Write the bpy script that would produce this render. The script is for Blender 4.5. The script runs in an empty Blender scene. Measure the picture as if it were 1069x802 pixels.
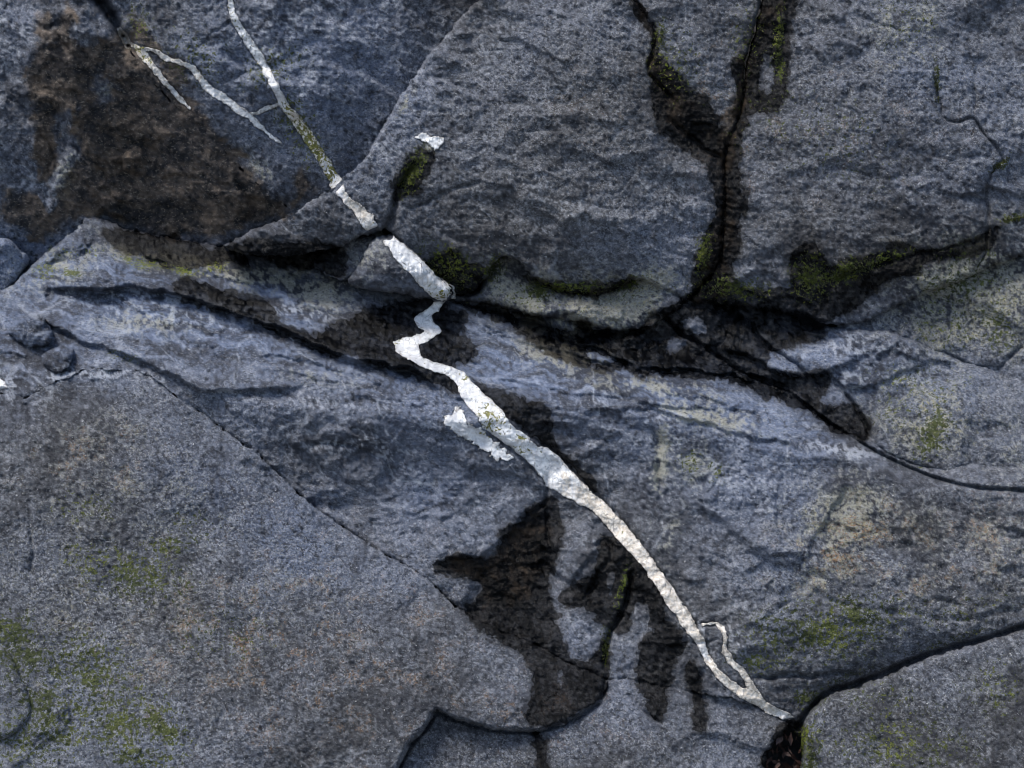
import bpy, math, random
import numpy as np

# ------------------------------------------------------------------ camera, sky, sun, exposure
scene = bpy.context.scene
COL = scene.collection
PITCH = math.radians(15)
CAM = np.array([0.0, 0.0, 2.42])
FPX = 1468.0                      # focal length in photo pixels (photo is 1069 x 802)
AX = np.array([0, math.cos(PITCH), -math.sin(PITCH)])
UP = np.array([0, math.sin(PITCH), math.cos(PITCH)])
cam_data = bpy.data.cameras.new('camera')
cam_data.sensor_width = 36.0
cam_data.lens = 36.0 * FPX / 1069.0
cam_data.clip_start = 0.05
cam_data.clip_end = 2000
cam = bpy.data.objects.new('camera', cam_data)
cam.location = CAM
cam.rotation_euler = (math.radians(90) - PITCH, 0, 0)
COL.objects.link(cam)
scene.camera = cam

SUN_EL, SUN_AZ = math.radians(68), math.radians(-105)   # azimuth measured from +Y towards +X
world = bpy.data.worlds.new('World')
scene.world = world
world.use_nodes = True
wn, wl = world.node_tree.nodes, world.node_tree.links
wn.clear()
wo = wn.new('ShaderNodeOutputWorld'); wb = wn.new('ShaderNodeBackground'); ws = wn.new('ShaderNodeTexSky')
ws.sky_type = 'NISHITA'; ws.sun_disc = False
ws.sun_elevation = SUN_EL; ws.sun_rotation = SUN_AZ
ws.air_density = 1.0; ws.dust_density = 2.0; ws.ozone_density = 1.0
wb.inputs['Strength'].default_value = 0.135
wl.new(ws.outputs[0], wb.inputs['Color']); wl.new(wb.outputs[0], wo.inputs['Surface'])

sun_data = bpy.data.lights.new('sun', 'SUN')
sun_data.energy = 2.1
sun_data.angle = math.radians(18)
sun_data.color = (1.0, 0.97, 0.93)
sun = bpy.data.objects.new('sun', sun_data)
sd_ = np.array([math.sin(SUN_AZ) * math.cos(SUN_EL), math.cos(SUN_AZ) * math.cos(SUN_EL), math.sin(SUN_EL)])
from mathutils import Vector
sun.rotation_euler = Vector(sd_).to_track_quat('Z', 'Y').to_euler()
sun.location = (-4, -4, 8)
COL.objects.link(sun)

vs = scene.view_settings
vs.view_transform = 'Standard'; vs.look = 'None'; vs.gamma = 1.0; vs.exposure = 0.87
vs.use_curve_mapping = False
scene.cycles.filter_width = 0.9
scene.cycles.max_bounces = 4
scene.cycles.diffuse_bounces = 3

# ------------------------------------------------------------------ numeric helpers
rng = np.random.default_rng(7)

def world_pt(u, v, d):
    x = (u - 534.5) / FPX * d
    h = (401.0 - v) / FPX * d
    return np.stack([CAM[0] + x, CAM[1] + AX[1] * d + UP[1] * h, CAM[2] + AX[2] * d + UP[2] * h], -1)

def _hash(ix, iy, seed):
    h = (ix.astype(np.int64) * 374761393 + iy.astype(np.int64) * 668265263 + seed * 1274126177) & 0xffffffff
    h = ((h ^ (h >> 13)) * 1274126177) & 0xffffffff
    h = ((h ^ (h >> 16)) * 2246822519) & 0xffffffff
    return ((h ^ (h >> 15)) & 0xffffff) / float(0x1000000)

_ANG = np.random.default_rng(99).random((256, 256)).astype(np.float32) * 2 * math.pi
_GC, _GSN = np.cos(_ANG), np.sin(_ANG)
def perlin(x, y, seed=0):
    x = np.asarray(x, np.float32); y = np.asarray(y, np.float32)
    x0 = np.floor(x); y0 = np.floor(y)
    fx = x - x0; fy = y - y0
    ix = x0.astype(np.int32) + (seed * 53) % 251; iy = y0.astype(np.int32) + (seed * 91) % 241
    ux = fx * fx * fx * (fx * (fx * 6 - 15) + 10); uy = fy * fy * fy * (fy * (fy * 6 - 15) + 10)
    def g(i, j):
        a, b_ = (iy + j) & 255, (ix + i) & 255
        return _GC[a, b_] * (fx - i) + _GSN[a, b_] * (fy - j)
    r0 = g(0, 0); r0 = r0 + ux * (g(1, 0) - r0)
    r1 = g(0, 1); r1 = r1 + ux * (g(1, 1) - r1)
    return (r0 + uy * (r1 - r0)) * 1.5

def fbm(u, v, wl_, octv=4, seed=0, gain=0.5, ang=0.0, stretch=1.0, ridged=False):
    c, s = math.cos(ang), math.sin(ang)
    x = (u * c + v * s) / (wl_ * stretch); y = (-u * s + v * c) / wl_
    a, r, n = 1.0, 0.0, 0.0
    for o in range(octv):
        p = perlin(x, y, seed + o * 17)
        if ridged: p = 1 - 2 * np.abs(p) * 1.4
        r = r + a * p; n += a
        a *= gain; x = x * 2.03 + 3.7; y = y * 2.03 + 1.3
    return r / n

def facets(u, v, cell, tilt, seed, k=0.35, ang=0.0, stretch=1.0):
    """chipped relief: lower envelope of tilted planes, in units of 'cell'"""
    c, s = math.cos(ang), math.sin(ang)
    x = (u * c + v * s) / (cell * stretch); y = (-u * s + v * c) / cell
    x0 = np.floor(x); y0 = np.floor(y)
    best = np.full(x.shape, 9.0)
    for i in (-1, 0, 1):
        for j in (-1, 0, 1):
            cx = x0 + i; cy = y0 + j
            px = cx + _hash(cx, cy, seed); py = cy + _hash(cx, cy, seed + 1)
            tx = (_hash(cx, cy, seed + 2) - .5) * 2 * tilt; ty = (_hash(cx, cy, seed + 3) - .5) * 2 * tilt
            dx = x - px; dy = y - py
            best = np.minimum(best, tx * dx + ty * dy + k * (dx * dx + dy * dy))
    return best

def shatter(u, v, cell, tilt, seed, ang=0.0, stretch=1.0, off=.35, soft=.10):
    """fracture facets: one tilted plane to each cell, creased where cells meet, in units of 'cell'"""
    c, s = math.cos(ang), math.sin(ang)
    x = (u * c + v * s) / (cell * stretch); y = (-u * s + v * c) / cell
    x0 = np.floor(x); y0 = np.floor(y)
    d1 = np.full(x.shape, 9.0); d2 = np.full(x.shape, 9.0); h1 = np.zeros(x.shape); h2 = np.zeros(x.shape)
    for i in (-1, 0, 1):
        for j in (-1, 0, 1):
            cx = x0 + i; cy = y0 + j
            ka = (cx.astype(np.int32) + seed * 31) & 255; kb = (cy.astype(np.int32) + seed * 57) & 255
            r1 = _ANG[kb, ka] / 6.2832; r2 = _ANG[ka, kb] / 6.2832; r3 = _ANG[255 - kb, ka] / 6.2832; r4 = _ANG[kb, 255 - ka] / 6.2832; r5 = _ANG[255 - ka, kb] / 6.2832
            dx = x - cx - r1; dy = y - cy - r2
            d = np.sqrt(dx * dx + dy * dy); h = (r3 - .5) * 2 * tilt * dx + (r4 - .5) * 2 * tilt * dy + (r5 - .5) * off
            n1 = d < d1; n2 = (~n1) & (d < d2)
            h2 = np.where(n1, h1, np.where(n2, h, h2)); d2 = np.where(n1, d1, np.where(n2, d, d2))
            h1 = np.where(n1, h, h1); d1 = np.where(n1, d, d1)
    k = .5 + .5 * sstep(0, soft, d2 - d1)
    return h1 * k + h2 * (1 - k)

def sstep(a, b, x):
    t = np.clip((x - a) / (b - a), 0, 1)
    return t * t * (3 - 2 * t)

def chaikin(p, n=1, closed=True):
    p = np.asarray(p, float)
    for _ in range(n):
        if closed:
            q = np.roll(p, -1, 0)
            p = np.stack([.75 * p + .25 * q, .25 * p + .75 * q], 1).reshape(-1, 2)
        else:
            a, b = p[:-1], p[1:]
            m = np.stack([.75 * a + .25 * b, .25 * a + .75 * b], 1).reshape(-1, 2)
            p = np.concatenate([p[:1], m[1:-1], p[-1:]])
    return p

def seg_dist(u, v, p, closed):
    """distance, signed side and arc position (0..1) relative to a polyline"""
    n = len(p)
    segs = [(p[i], p[(i + 1) % n]) for i in range(n if closed else n - 1)]
    L = np.array([np.hypot(*(b - a)) for a, b in segs]); cum = np.concatenate([[0], np.cumsum(L)]); tot = cum[-1]
    best = np.full(u.shape, 1e9); side = np.zeros(u.shape); arc = np.zeros(u.shape)
    for k, (a, b) in enumerate(segs):
        e = b - a; l2 = e @ e + 1e-9
        wx = u - a[0]; wy = v - a[1]
        t = np.clip((wx * e[0] + wy * e[1]) / l2, 0, 1)
        dd = (wx - t * e[0]) ** 2 + (wy - t * e[1]) ** 2
        m = dd < best
        best = np.where(m, dd, best)
        if not closed:
            side = np.where(m, np.sign(e[0] * wy - e[1] * wx), side)
            arc = np.where(m, (cum[k] + t * L[k]) / tot, arc)
    return np.sqrt(best), side, arc

def poly_sd(u, v, p):
    """signed distance in px, positive inside"""
    d, _, _ = seg_dist(u, v, p, True)
    ins = np.zeros(u.shape, bool)
    n = len(p)
    for i in range(n):
        a, b = p[i], p[(i + 1) % n]
        if a[1] == b[1]: continue
        c = ((a[1] > v) != (b[1] > v)) & (u < (b[0] - a[0]) * (v - a[1]) / (b[1] - a[1]) + a[0])
        ins ^= c
    return np.where(ins, d, -d)

def warp(u, v, amp=1.0):
    return (u + amp * (3.0 * fbm(u, v, 34, 3, 901) + 1.2 * fbm(u, v, 8, 2, 911)),
            v + amp * (3.0 * fbm(u, v, 34, 3, 921) + 1.2 * fbm(u, v, 8, 2, 931)))

def tps(ctrl):
    c = np.array(ctrl, float); xy = c[:, :2] / 100; z = c[:, 2]
    n = len(c)
    r2 = ((xy[:, None] - xy[None]) ** 2).sum(-1)
    K = np.where(r2 > 0, .5 * r2 * np.log(r2 + 1e-12), 0) + np.eye(n) * 0.02
    P = np.c_[np.ones(n), xy]
    A = np.zeros((n + 3, n + 3)); A[:n, :n] = K; A[:n, n:] = P; A[n:, :n] = P.T
    w = np.linalg.solve(A, np.r_[z, 0, 0, 0])
    def f(u, v):
        x = u / 100; y = v / 100
        r = w[n] + w[n + 1] * x + w[n + 2] * y
        for i in range(n):
            q = (x - xy[i, 0]) ** 2 + (y - xy[i, 1]) ** 2
            r = r + w[i] * .5 * q * np.log(q + 1e-12)
        return r
    return f

# regions of the survey sketch -> common survey coordinates
def zc(x0, y0, k): return lambda *p: [(x0 + a * k, y0 + b * k) for a, b in p]
z1 = zc(0, 0, .3368); z2 = zc(350, 0, .3368); z3 = zc(700, 0, .3452); z4 = zc(0, 200, .3368)
z5 = zc(300, 180, .3368); z6 = zc(600, 230, .4387); z7 = zc(0, 430, .464); z8 = zc(380, 400, .3616)
z9 = zc(380, 600, .4677); z10 = zc(700, 500, .3765)

# ------------------------------------------------------------------ survey grid for stains, growth and minor structure
U0, U1, V0, V1, GS = -150, 1220, -150, 960, 1.5
gu = np.arange(U0, U1 + .1, GS); gv = np.arange(V0, V1 + .1, GS)
GU, GV = np.meshgrid(gu, gv)
def sample(G, u, v):
    x = np.clip((u - U0) / GS, 0, G.shape[1] - 1.001); y = np.clip((v - V0) / GS, 0, G.shape[0] - 1.001)
    i = x.astype(int); j = y.astype(int); fx = x - i; fy = y - j
    return (G[j, i] * (1 - fx) * (1 - fy) + G[j, i + 1] * fx * (1 - fy) + G[j + 1, i] * (1 - fx) * fy + G[j + 1, i + 1] * fx * fy)

def on_box(pts, pad):
    p = np.asarray(pts)
    a0 = max(0, int((p[:, 0].min() - pad - U0) / GS)); a1 = min(GU.shape[1], int((p[:, 0].max() + pad - U0) / GS) + 2)
    b0 = max(0, int((p[:, 1].min() - pad - V0) / GS)); b1 = min(GU.shape[0], int((p[:, 1].max() + pad - V0) / GS) + 2)
    return (slice(b0, b1), slice(a0, a1))

WU, WV = warp(GU, GV, 1.3)
def region(polys, holes=(), pad=40):
    G = np.full(GU.shape, -40.0)
    for p in polys:
        p = chaikin(p, 2); s = on_box(p, pad)
        G[s] = np.maximum(G[s], poly_sd(WU[s], WV[s], p))
    for p in holes:
        p = chaikin(p, 2); s = on_box(p, pad)
        G[s] = np.minimum(G[s], -poly_sd(WU[s], WV[s], p))
    return np.clip(G, -40, 40)

def blobs(lst):
    G = np.zeros(GU.shape)
    for (x, y, rx, ry, ang, a) in lst:
        c, s = math.cos(math.radians(ang)), math.sin(math.radians(ang))
        dx = (GU - x) * c + (GV - y) * s; dy = -(GU - x) * s + (GV - y) * c
        G = np.maximum(G, a * np.exp(-((dx / rx) ** 2 + (dy / ry) ** 2)))
    return G

WET = region([
    # seep below the vein, left of the upright crack
    z8((190, 530), (240, 505), (320, 500), (380, 515), (398, 470), (390, 420), (440, 405), (470, 370), (520, 350), (545, 330), (562, 400), (570, 440), (560, 500), (530, 560), (540, 640), (560, 720), (600, 800), (540, 800), (430, 735), (350, 700), (265, 655), (330, 620), (345, 580), (280, 560), (230, 545)),
    z9((215, 80), (300, 75), (400, 60), (430, 130), (440, 190), (480, 195), (510, 185), (535, 130), (550, 150), (545, 220), (530, 270), (480, 310), (400, 345), (355, 325), (375, 260), (380, 195), (340, 168), (270, 132)),
    z9((375, 345), (395, 350), (405, 400), (418, 440), (392, 440), (375, 390)),
    # right of the upright crack
    z8((690, 430), (740, 455), (790, 510), (830, 560), (865, 600), (865, 650), (885, 700), (925, 730), (930, 790), (835, 810), (810, 790), (842, 720), (822, 650), (790, 630), (770, 655), (762, 700), (725, 720), (690, 690), (640, 655), (560, 640), (590, 590), (650, 560), (690, 500)),
    z9((620, 150), (660, 105), (695, 130), (702, 180), (682, 240), (672, 320), (642, 325), (625, 280), (608, 225), (615, 185)),
    z9((725, 180), (755, 220), (752, 270), (768, 350), (742, 356), (735, 290), (718, 240)),
    # joint round the zigzag of the vein
    z5((60, 500), (150, 470), (220, 430), (290, 405), (450, 395), (500, 415), (560, 430), (520, 500), (570, 530), (600, 560), (560, 600), (500, 590), (540, 640), (540, 700), (420, 640), (300, 600), (200, 560), (100, 530)),
    z5((560, 625), (640, 690), (720, 690), (790, 740), (785, 810), (720, 800), (640, 700)),
    z8((340, 15), (420, 35), (505, 45), (540, 100), (552, 180), (640, 270), (690, 330), (640, 290), (560, 200), (520, 180), (440, 120), (380, 70)),
    # back of the ledge to the right
    z5((480, 385), (560, 400), (700, 425), (790, 460), (900, 500), (1000, 520), (1069, 560), (1069, 610), (950, 610), (860, 580), (760, 520), (640, 450)),
    z6((0, 240), (60, 262), (130, 270), (180, 240), (230, 190), (300, 170), (480, 205), (600, 255), (570, 290), (500, 300), (430, 330), (500, 375), (600, 355), (615, 390), (570, 440), (700, 455), (695, 535), (640, 512), (560, 458), (440, 415), (360, 375), (130, 368), (0, 310)),
    # foot of the big block on the right
    z6((510, 95), (528, 55), (560, 45), (592, 70), (598, 112), (640, 110), (700, 80), (760, 60), (810, 65), (880, 68), (965, 50), (980, 20), (1010, 0), (1000, 60), (950, 85), (840, 97), (820, 130), (765, 132), (722, 152), (690, 192), (640, 225), (580, 245), (540, 218), (390, 205), (370, 160), (450, 170), (520, 165), (515, 130)),
    # crooked Y of the upright joint
    z3((-10, 210), (30, 235), (70, 290), (130, 310), (140, 370), (165, 420), (192, 385), (202, 330), (205, 255), (180, 215), (185, 185), (220, 180), (240, 120), (262, 50), (275, -40), (385, -40), (365, 60), (345, 130), (360, 220), (350, 310), (300, 352), (235, 345), (225, 385), (205, 440), (215, 540), (232, 640), (205, 680), (208, 800), (115, 800), (140, 650), (125, 530), (110, 480), (60, 465), (5, 430), (-45, 370), (-62, 290), (-60, 200)),
    z2((905, -10), (930, 0), (960, 45), (995, 90), (1000, 170), (1040, 210), (1069, 240), (1060, 420), (1010, 340), (965, 220), (985, 150), (980, 100), (940, 60)),
    z6((318, -10), (388, -10), (392, 40), (372, 110), (395, 205), (255, 205), (285, 160), (278, 100), (305, 60)),
    # moss pocket and the foot of the middle block
    z2((180, 640), (195, 520), (240, 480), (300, 468), (312, 500), (272, 560), (262, 612), (220, 605)),
    z5((400, 265), (440, 275), (490, 250), (515, 222), (535, 270), (585, 290), (620, 300), (600, 360), (540, 390), (505, 372)),
    z5((690, 310), (760, 330), (850, 350), (960, 345), (1069, 320), (1069, 360), (940, 390), (850, 385), (790, 355)),
    # riser of the ledge layers and its back edge
    z4((520, 300), (570, 268), (640, 282), (760, 330), (850, 352), (858, 410), (960, 458), (1010, 420), (1069, 400), (1069, 540), (940, 468), (800, 408), (620, 352)),
    z4((300, 130), (380, 112), (520, 148), (700, 180), (810, 205), (745, 245), (620, 232), (540, 245), (430, 205)),
    z4((690, 175), (760, 150), (860, 155), (960, 150), (1069, 170), (1069, 280), (980, 250), (860, 215), (760, 200)),
    z10((300, 690), (350, 670), (365, 700), (370, 802), (240, 810), (250, 760), (290, 740)),
], holes=[
    z3((285, 160), (308, 180), (318, 250), (292, 295), (268, 255), (274, 190)),
    z6((25, 315), (70, 318), (105, 330), (80, 345), (40, 335)),
    z6((205, 292), (250, 278), (290, 288), (260, 305), (225, 318)),
    z6((250, 225), (300, 230), (330, 270), (300, 282), (265, 262)),
    z9((425, 215), (445, 215), (448, 260), (430, 262)),
    z8((700, 540), (722, 540), (724, 620), (705, 640), (695, 590)),
    z8((575, 360), (600, 400), (590, 470), (560, 440)),
    z4((590, 240), (700, 210), (760, 240), (700, 260), (640, 262)),
])
BROWN = region([
    z1((165, 35), (215, 25), (250, 55), (215, 105), (262, 155), (330, 100), (375, 110), (425, 150), (500, 205), (560, 262), (625, 335), (690, 405), (745, 475), (835, 545), (885, 620), (905, 660), (840, 695), (760, 705), (690, 735), (520, 735), (420, 725), (330, 685), (280, 660), (150, 745), (125, 710), (170, 600), (95, 500), (108, 380), (65, 230), (130, 150), (150, 90)),
    z1((380, 10), (430, 50), (470, 85), (500, 150), (560, 172), (595, 215), (625, 290), (560, 275), (480, 190), (400, 120)),
    z1((900, 520), (960, 535), (995, 590), (945, 620), (900, 660)),
    z1((0, 560), (60, 580), (130, 600), (170, 680), (130, 760), (40, 720), (0, 690)),
    z1((120, 40), (160, 20), (200, 60), (140, 200), (90, 300), (60, 240), (110, 140)),
    z3((220, 100), (262, 40), (300, 0), (360, 0), (330, 60), (270, 140), (260, 220), (190, 420), (190, 600), (200, 790), (130, 790), (150, 560), (150, 440), (60, 430), (-20, 360), (-50, 230), (0, 220), (80, 330), (150, 400), (200, 260)),
    z2((905, -10), (935, 0), (985, 80), (1000, 160), (1040, 230), (1069, 320), (1050, 400), (1000, 320), (960, 215), (985, 150)),
    z6((325, -10), (385, -10), (385, 60), (365, 120), (370, 195), (265, 200), (300, 150)),
    z8((215, 520), (330, 505), (400, 470), (440, 410), (520, 360), (540, 480), (500, 600), (460, 660), (350, 650), (340, 580)),
], holes=[
    z1((165, 385), (215, 330), (235, 360), (215, 430), (240, 460), (215, 520), (175, 590), (150, 570), (185, 470)),
    z1((300, 255), (345, 250), (355, 300), (320, 320), (300, 290)),
    z1((720, 480), (800, 470), (880, 560), (900, 610), (860, 600), (800, 540)),
])
MOSS = blobs([
    (90, 700, 50, 40, 20, .85), (130, 745, 60, 36, 20, .85), (40, 770, 60, 30, 0, .8), (20, 690, 40, 30, 0, .9), (140, 600, 60, 30, 10, .8), (900, 640, 60, 24, 0, .8), (830, 665, 50, 24, 0, .9), (940, 780, 90, 40, 0, .55), (1010, 300, 50, 40, 0, .6),
    (15, 660, 28, 22, 0, 1.0), (50, 690, 60, 26, 25, .75), (60, 740, 60, 34, 20, .8), (110, 765, 60, 30, 15, .7), (175, 765, 30, 14, 10, .95), (150, 790, 40, 18, 0, .8),
    (110, 590, 50, 22, 15, .75), (150, 600, 50, 16, 10, .8), (180, 570, 40, 16, -20, .65), (95, 530, 40, 18, 0, .55), (200, 545, 40, 14, 0, .4), (230, 660, 70, 40, 0, .35),
    (850, 660, 60, 28, 10, .9), (900, 655, 50, 25, 0, .7), (790, 690, 30, 14, 0, .75), (845, 730, 22, 14, 0, .8), (1000, 640, 70, 20, -15, .4),
    (1042, 345, 20, 24, 0, .85), (1000, 330, 60, 40, 0, .45), (975, 450, 18, 36, 20, .95), (940, 430, 30, 24, 0, .55), (960, 400, 60, 30, 0, .4),
    (845, 785, 14, 26, 0, 1.0), (920, 730, 50, 30, 0, .42), (960, 770, 80, 40, 0, .4), (1040, 720, 50, 40, 0, .35),
    (432, 178, 10, 26, 25, 1.0), (470, 275, 36, 22, 30, .7), (515, 280, 12, 18, 20, 1.0), (560, 305, 16, 10, 20, .95), (595, 300, 40, 8, 0, .8),
    (735, 262, 8, 24, 10, .9), (765, 300, 40, 14, 0, .7), (845, 290, 22, 22, 0, .9), (880, 285, 30, 12, -25, .9), (920, 270, 30, 8, -20, .8),
    (655, 300, 30, 12, -30, .5), (812, 40, 6, 34, 5, .95), (815, 75, 5, 14, 0, .9), (690, 35, 8, 20, 0, .8), (705, 60, 30, 40, 0, .5), (780, 45, 20, 40, 0, .45),
    (1045, 172, 10, 5, -30, 1.0), (1058, 228, 16, 5, -10, .95), (978, 84, 4, 22, 0, .9),
    (205, 68, 30, 26, 0, .55), (285, 70, 24, 40, 60, .55), (310, 130, 18, 50, -30, .75), (145, 20, 18, 26, 0, .55), (200, 50, 40, 30, 0, .4),
    (45, 282, 14, 12, 0, .9), (75, 285, 12, 5, 0, .95), (150, 275, 26, 6, 12, .95), (190, 283, 26, 5, 10, .9), (228, 280, 14, 7, 0, .85), (80, 262, 30, 8, 0, .6), (130, 373, 20, 5, 15, .7),
    (750, 490, 14, 14, 0, .6), (720, 480, 16, 20, 0, .5), (650, 610, 4, 30, 15, .75), (632, 675, 5, 18, 0, .95),
    (560, 315, 60, 10, 10, .4), (945, 25, 40, 40, 0, .4), (860, 140, 140, 60, 20, .28),
])
LICHEN = blobs([
    (640, 315, 70, 30, -15, 1.4), (560, 310, 40, 24, 0, 1.2), (520, 290, 16, 30, 0, .9), (395, 275, 36, 26, 0, .5),
    (60, 275, 60, 30, -30, .6), (240, 285, 130, 16, 10, .8), (330, 300, 50, 30, 10, .7), (160, 270, 60, 10, 12, .9), (150, 335, 60, 18, 5, .55), (330, 390, 60, 14, 5, .45),
    (590, 370, 60, 24, 10, .7), (690, 405, 90, 14, 8, .6), (740, 435, 70, 16, 12, .75), (720, 480, 30, 30, 0, .6), (690, 480, 10, 50, 10, 1.0), (700, 560, 10, 40, 20, .6),
    (880, 545, 60, 46, -30, .95), (860, 600, 60, 26, -10, .6), (960, 590, 80, 50, -10, .4), (1040, 570, 50, 60, 0, .45), (960, 540, 50, 30, 0, .4),
    (1020, 310, 90, 60, 0, 1.05), (970, 440, 60, 50, 0, .7), (1050, 470, 40, 60, 0, .4), (945, 30, 50, 50, 0, .5),
    (450, 152, 12, 10, 0, .9), (425, 105, 6, 20, 30, .8), (100, 640, 160, 120, 0, .3), (300, 620, 80, 60, 0, .3), (130, 520, 120, 60, 0, .35),
    (70, 180, 14, 40, 15, .8), (105, 95, 14, 10, 0, .6), (275, 180, 26, 16, 40, .6), (110, 470, 90, 60, 0, .3), (560, 340, 60, 14, 10, .6),
])
WHITE = blobs([
    (585, 90, 26, 16, -20, .5), (520, 50, 50, 40, 0, .25), (945, 20, 40, 30, 0, .5), (680, 200, 40, 30, 0, .3), (590, 215, 60, 20, 15, .3),
    (650, 455, 40, 8, 20, .5), (780, 500, 60, 40, 0, .5), (700, 460, 40, 40, 0, .45), (860, 560, 60, 20, 0, .4), (730, 660, 14, 30, -20, .7), (770, 670, 16, 30, -20, .5),
    (400, 475, 60, 20, 30, .4), (470, 440, 40, 16, 0, .4), (330, 20, 120, 50, 0, .5), (400, 100, 60, 80, 0, .45), (330, 80, 40, 60, 0, .4), (30, 190, 40, 40, 0, .5), (60, 200, 20, 40, 30, .6), (20, 40, 60, 40, 0, .5),
    (330, 460, 60, 10, 10, .45), (240, 320, 120, 10, 6, .7), (180, 330, 100, 10, 6, .5), (330, 420, 70, 8, 6, .6), (100, 390, 60, 8, 0, .9), (60, 395, 12, 4, 0, 1.0), (210, 405, 60, 6, 10, .7), (900, 360, 80, 30, 10, .5), (860, 400, 60, 20, -20, .5), (830, 360, 30, 20, 0, .4), (960, 390, 100, 20, 15, .4),
    (200, 560, 40, 12, -20, .5), (220, 590, 30, 14, 0, .5), (620, 560, 30, 10, 45, .3), (870, 440, 60, 20, 20, .4), (5, 400, 16, 12, 0, 1.0), (500, 520, 40, 20, 0, .25), (880, 470, 60, 8, 10, .8), (700, 435, 100, 10, 8, .5),
])
# grain: how coarse and speckled the rock is (1) against fine and slaty (0)
GRAIN = np.clip(.55 + .5 * blobs([(120, 620, 260, 180, 0, .9), (300, 700, 300, 120, 0, .9), (560, 780, 220, 60, 0, .9), (950, 760, 180, 90, 0, 1.), (890, 560, 100, 60, -20, .9), (1000, 620, 120, 60, 0, .8), (860, 660, 90, 40, 0, .8), (580, 120, 200, 130, 0, .6), (880, 130, 180, 120, 0, .7), (640, 315, 80, 26, 0, .8), (1000, 320, 90, 60, 0, .8), (980, 440, 80, 60, 0, .8), (130, 470, 160, 70, 0, .6)])
                - .5 * blobs([(430, 500, 130, 80, 25, .9), (740, 500, 140, 80, 10, .6), (240, 330, 260, 60, 8, .9), (640, 400, 200, 50, 10, .8), (320, 60, 130, 110, 0, .5), (760, 350, 120, 50, 0, .9), (650, 620, 100, 80, 0, .7)]), 0, 1)
# slaty lamination: strong on the ledge
FOLI = np.clip(blobs([(200, 320, 260, 70, 8, 1.), (480, 380, 200, 60, 8, 1.), (680, 400, 180, 40, 10, 1.), (800, 440, 120, 30, 18, .8), (860, 370, 90, 50, 10, .6), (30, 350, 120, 60, 0, .8)]), 0, 1)
# rusty specks
RUST = np.clip(blobs([(300, 680, 220, 120, 0, .7), (880, 570, 80, 40, -20, 1.), (960, 590, 120, 50, 0, .7), (1030, 560, 70, 60, 0, .6), (880, 130, 150, 90, 0, .35), (560, 740, 120, 50, 0, .5), (100, 480, 80, 40, 0, .6), (640, 100, 100, 80, 0, .3), (770, 120, 60, 100, 0, .6)]), 0, 1)
ROUGH = 1 + blobs([(380, 480, 110, 50, 25, .8), (740, 500, 120, 50, 10, .6), (150, 150, 150, 90, 20, 1.1), (680, 350, 150, 40, 8, 1.6), (800, 390, 90, 50, 30, 1.5), (560, 590, 80, 60, 0, .9), (420, 350, 120, 36, 15, .8), (300, 330, 120, 26, 15, .6), (660, 610, 60, 60, 0, .7)]) - .6 * blobs([(200, 700, 320, 180, 0, 1.), (950, 760, 220, 80, 0, 1.), (600, 790, 220, 60, 0, 1.), (880, 130, 180, 120, 0, .5), (900, 660, 140, 50, 0, .7)])
# growth, mineral smears and mottling with their own ragged shapes, worked out on a finer survey grid
CS = 1.5
cu = np.arange(U0, U1 + .1, CS); cv = np.arange(V0, V1 + .1, CS)
CU, CV = np.meshgrid(cu, cv)
def fine(G): return sample(G, CU, CV)
def csample(G, u, v):
    x = np.clip((u - U0) / CS, 0, G.shape[1] - 1.001); y = np.clip((v - V0) / CS, 0, G.shape[0] - 1.001)
    i = x.astype(int); j = y.astype(int); fx = x - i; fy = y - j
    return (G[j, i] * (1 - fx) * (1 - fy) + G[j, i + 1] * fx * (1 - fy) + G[j + 1, i] * (1 - fx) * fy + G[j + 1, i + 1] * fx * fy)
WXF, WYF = CU + 16 * fbm(CU, CV, 40, 3, 501), CV + 16 * fbm(CU, CV, 40, 3, 511)
n24 = fbm(WXF, WYF, 30, 5, 521, .62); n12 = fbm(WXF, WYF, 13, 4, 531, .65); n7 = fbm(CU, CV, 7.5, 3, 541, .6)
nrid = fbm(WXF, WYF, 26, 5, 551, .6, .4, 1.6, ridged=True)
nbig = fbm(WXF, WYF, 170, 4, 561, .55)
lamA = fbm(WXF, WYF, 15, 5, 571, .6, math.radians(8), 7); lamB = fbm(WXF, WYF, 5, 3, 581, .6, math.radians(10), 8)
fo_, wh_, li_, mo_, ru_, gr_ = [fine(g) for g in (FOLI, WHITE, LICHEN, MOSS, RUST, GRAIN)]
n5 = fbm(CU, CV, 5.2, 3, 545, .65)
f_tone = np.clip(.5 + .55 * nbig + .30 * n24 * (1 - .5 * fo_) + (.46 * n12 + .70 * n5) * (.35 + .65 * gr_) + fo_ * (1.1 * lamA + .8 * lamB), 0, 1)
f_pale = np.clip(sstep(.42, .60, nrid * .6 + .7 * n5 + .25 * n12 + wh_ * .36) * (.25 + .75 * np.clip(wh_ * 1.3, 0, 1)) + fo_ * .42 * sstep(.24, .36, .55 * lamA + .75 * lamB + .10 * wh_), 0, 1)
hair = 1.3 * sstep(.90, .97, fbm(WXF, WYF, 44, 1, 601, .5, .5, 1.8, ridged=True)) * sstep(.05, .3, n24 + .2 + .3 * wh_) + .7 * sstep(.90, .97, fbm(WXF, WYF, 24, 1, 611, .5, -.8, 1.5, ridged=True)) * sstep(.2, .45, nbig + .3 * wh_ + .15)
f_tone = .35 * f_tone + .65 * sstep(.12, .88, f_tone)
f_pale = np.clip(f_pale + .55 * hair * (1 - .5 * gr_), 0, 1)
f_dark = np.clip(sstep(.26, .50, -.5 * n24 - .55 * n12 - .6 * n5 + .10), 0, 1) * .7
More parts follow.
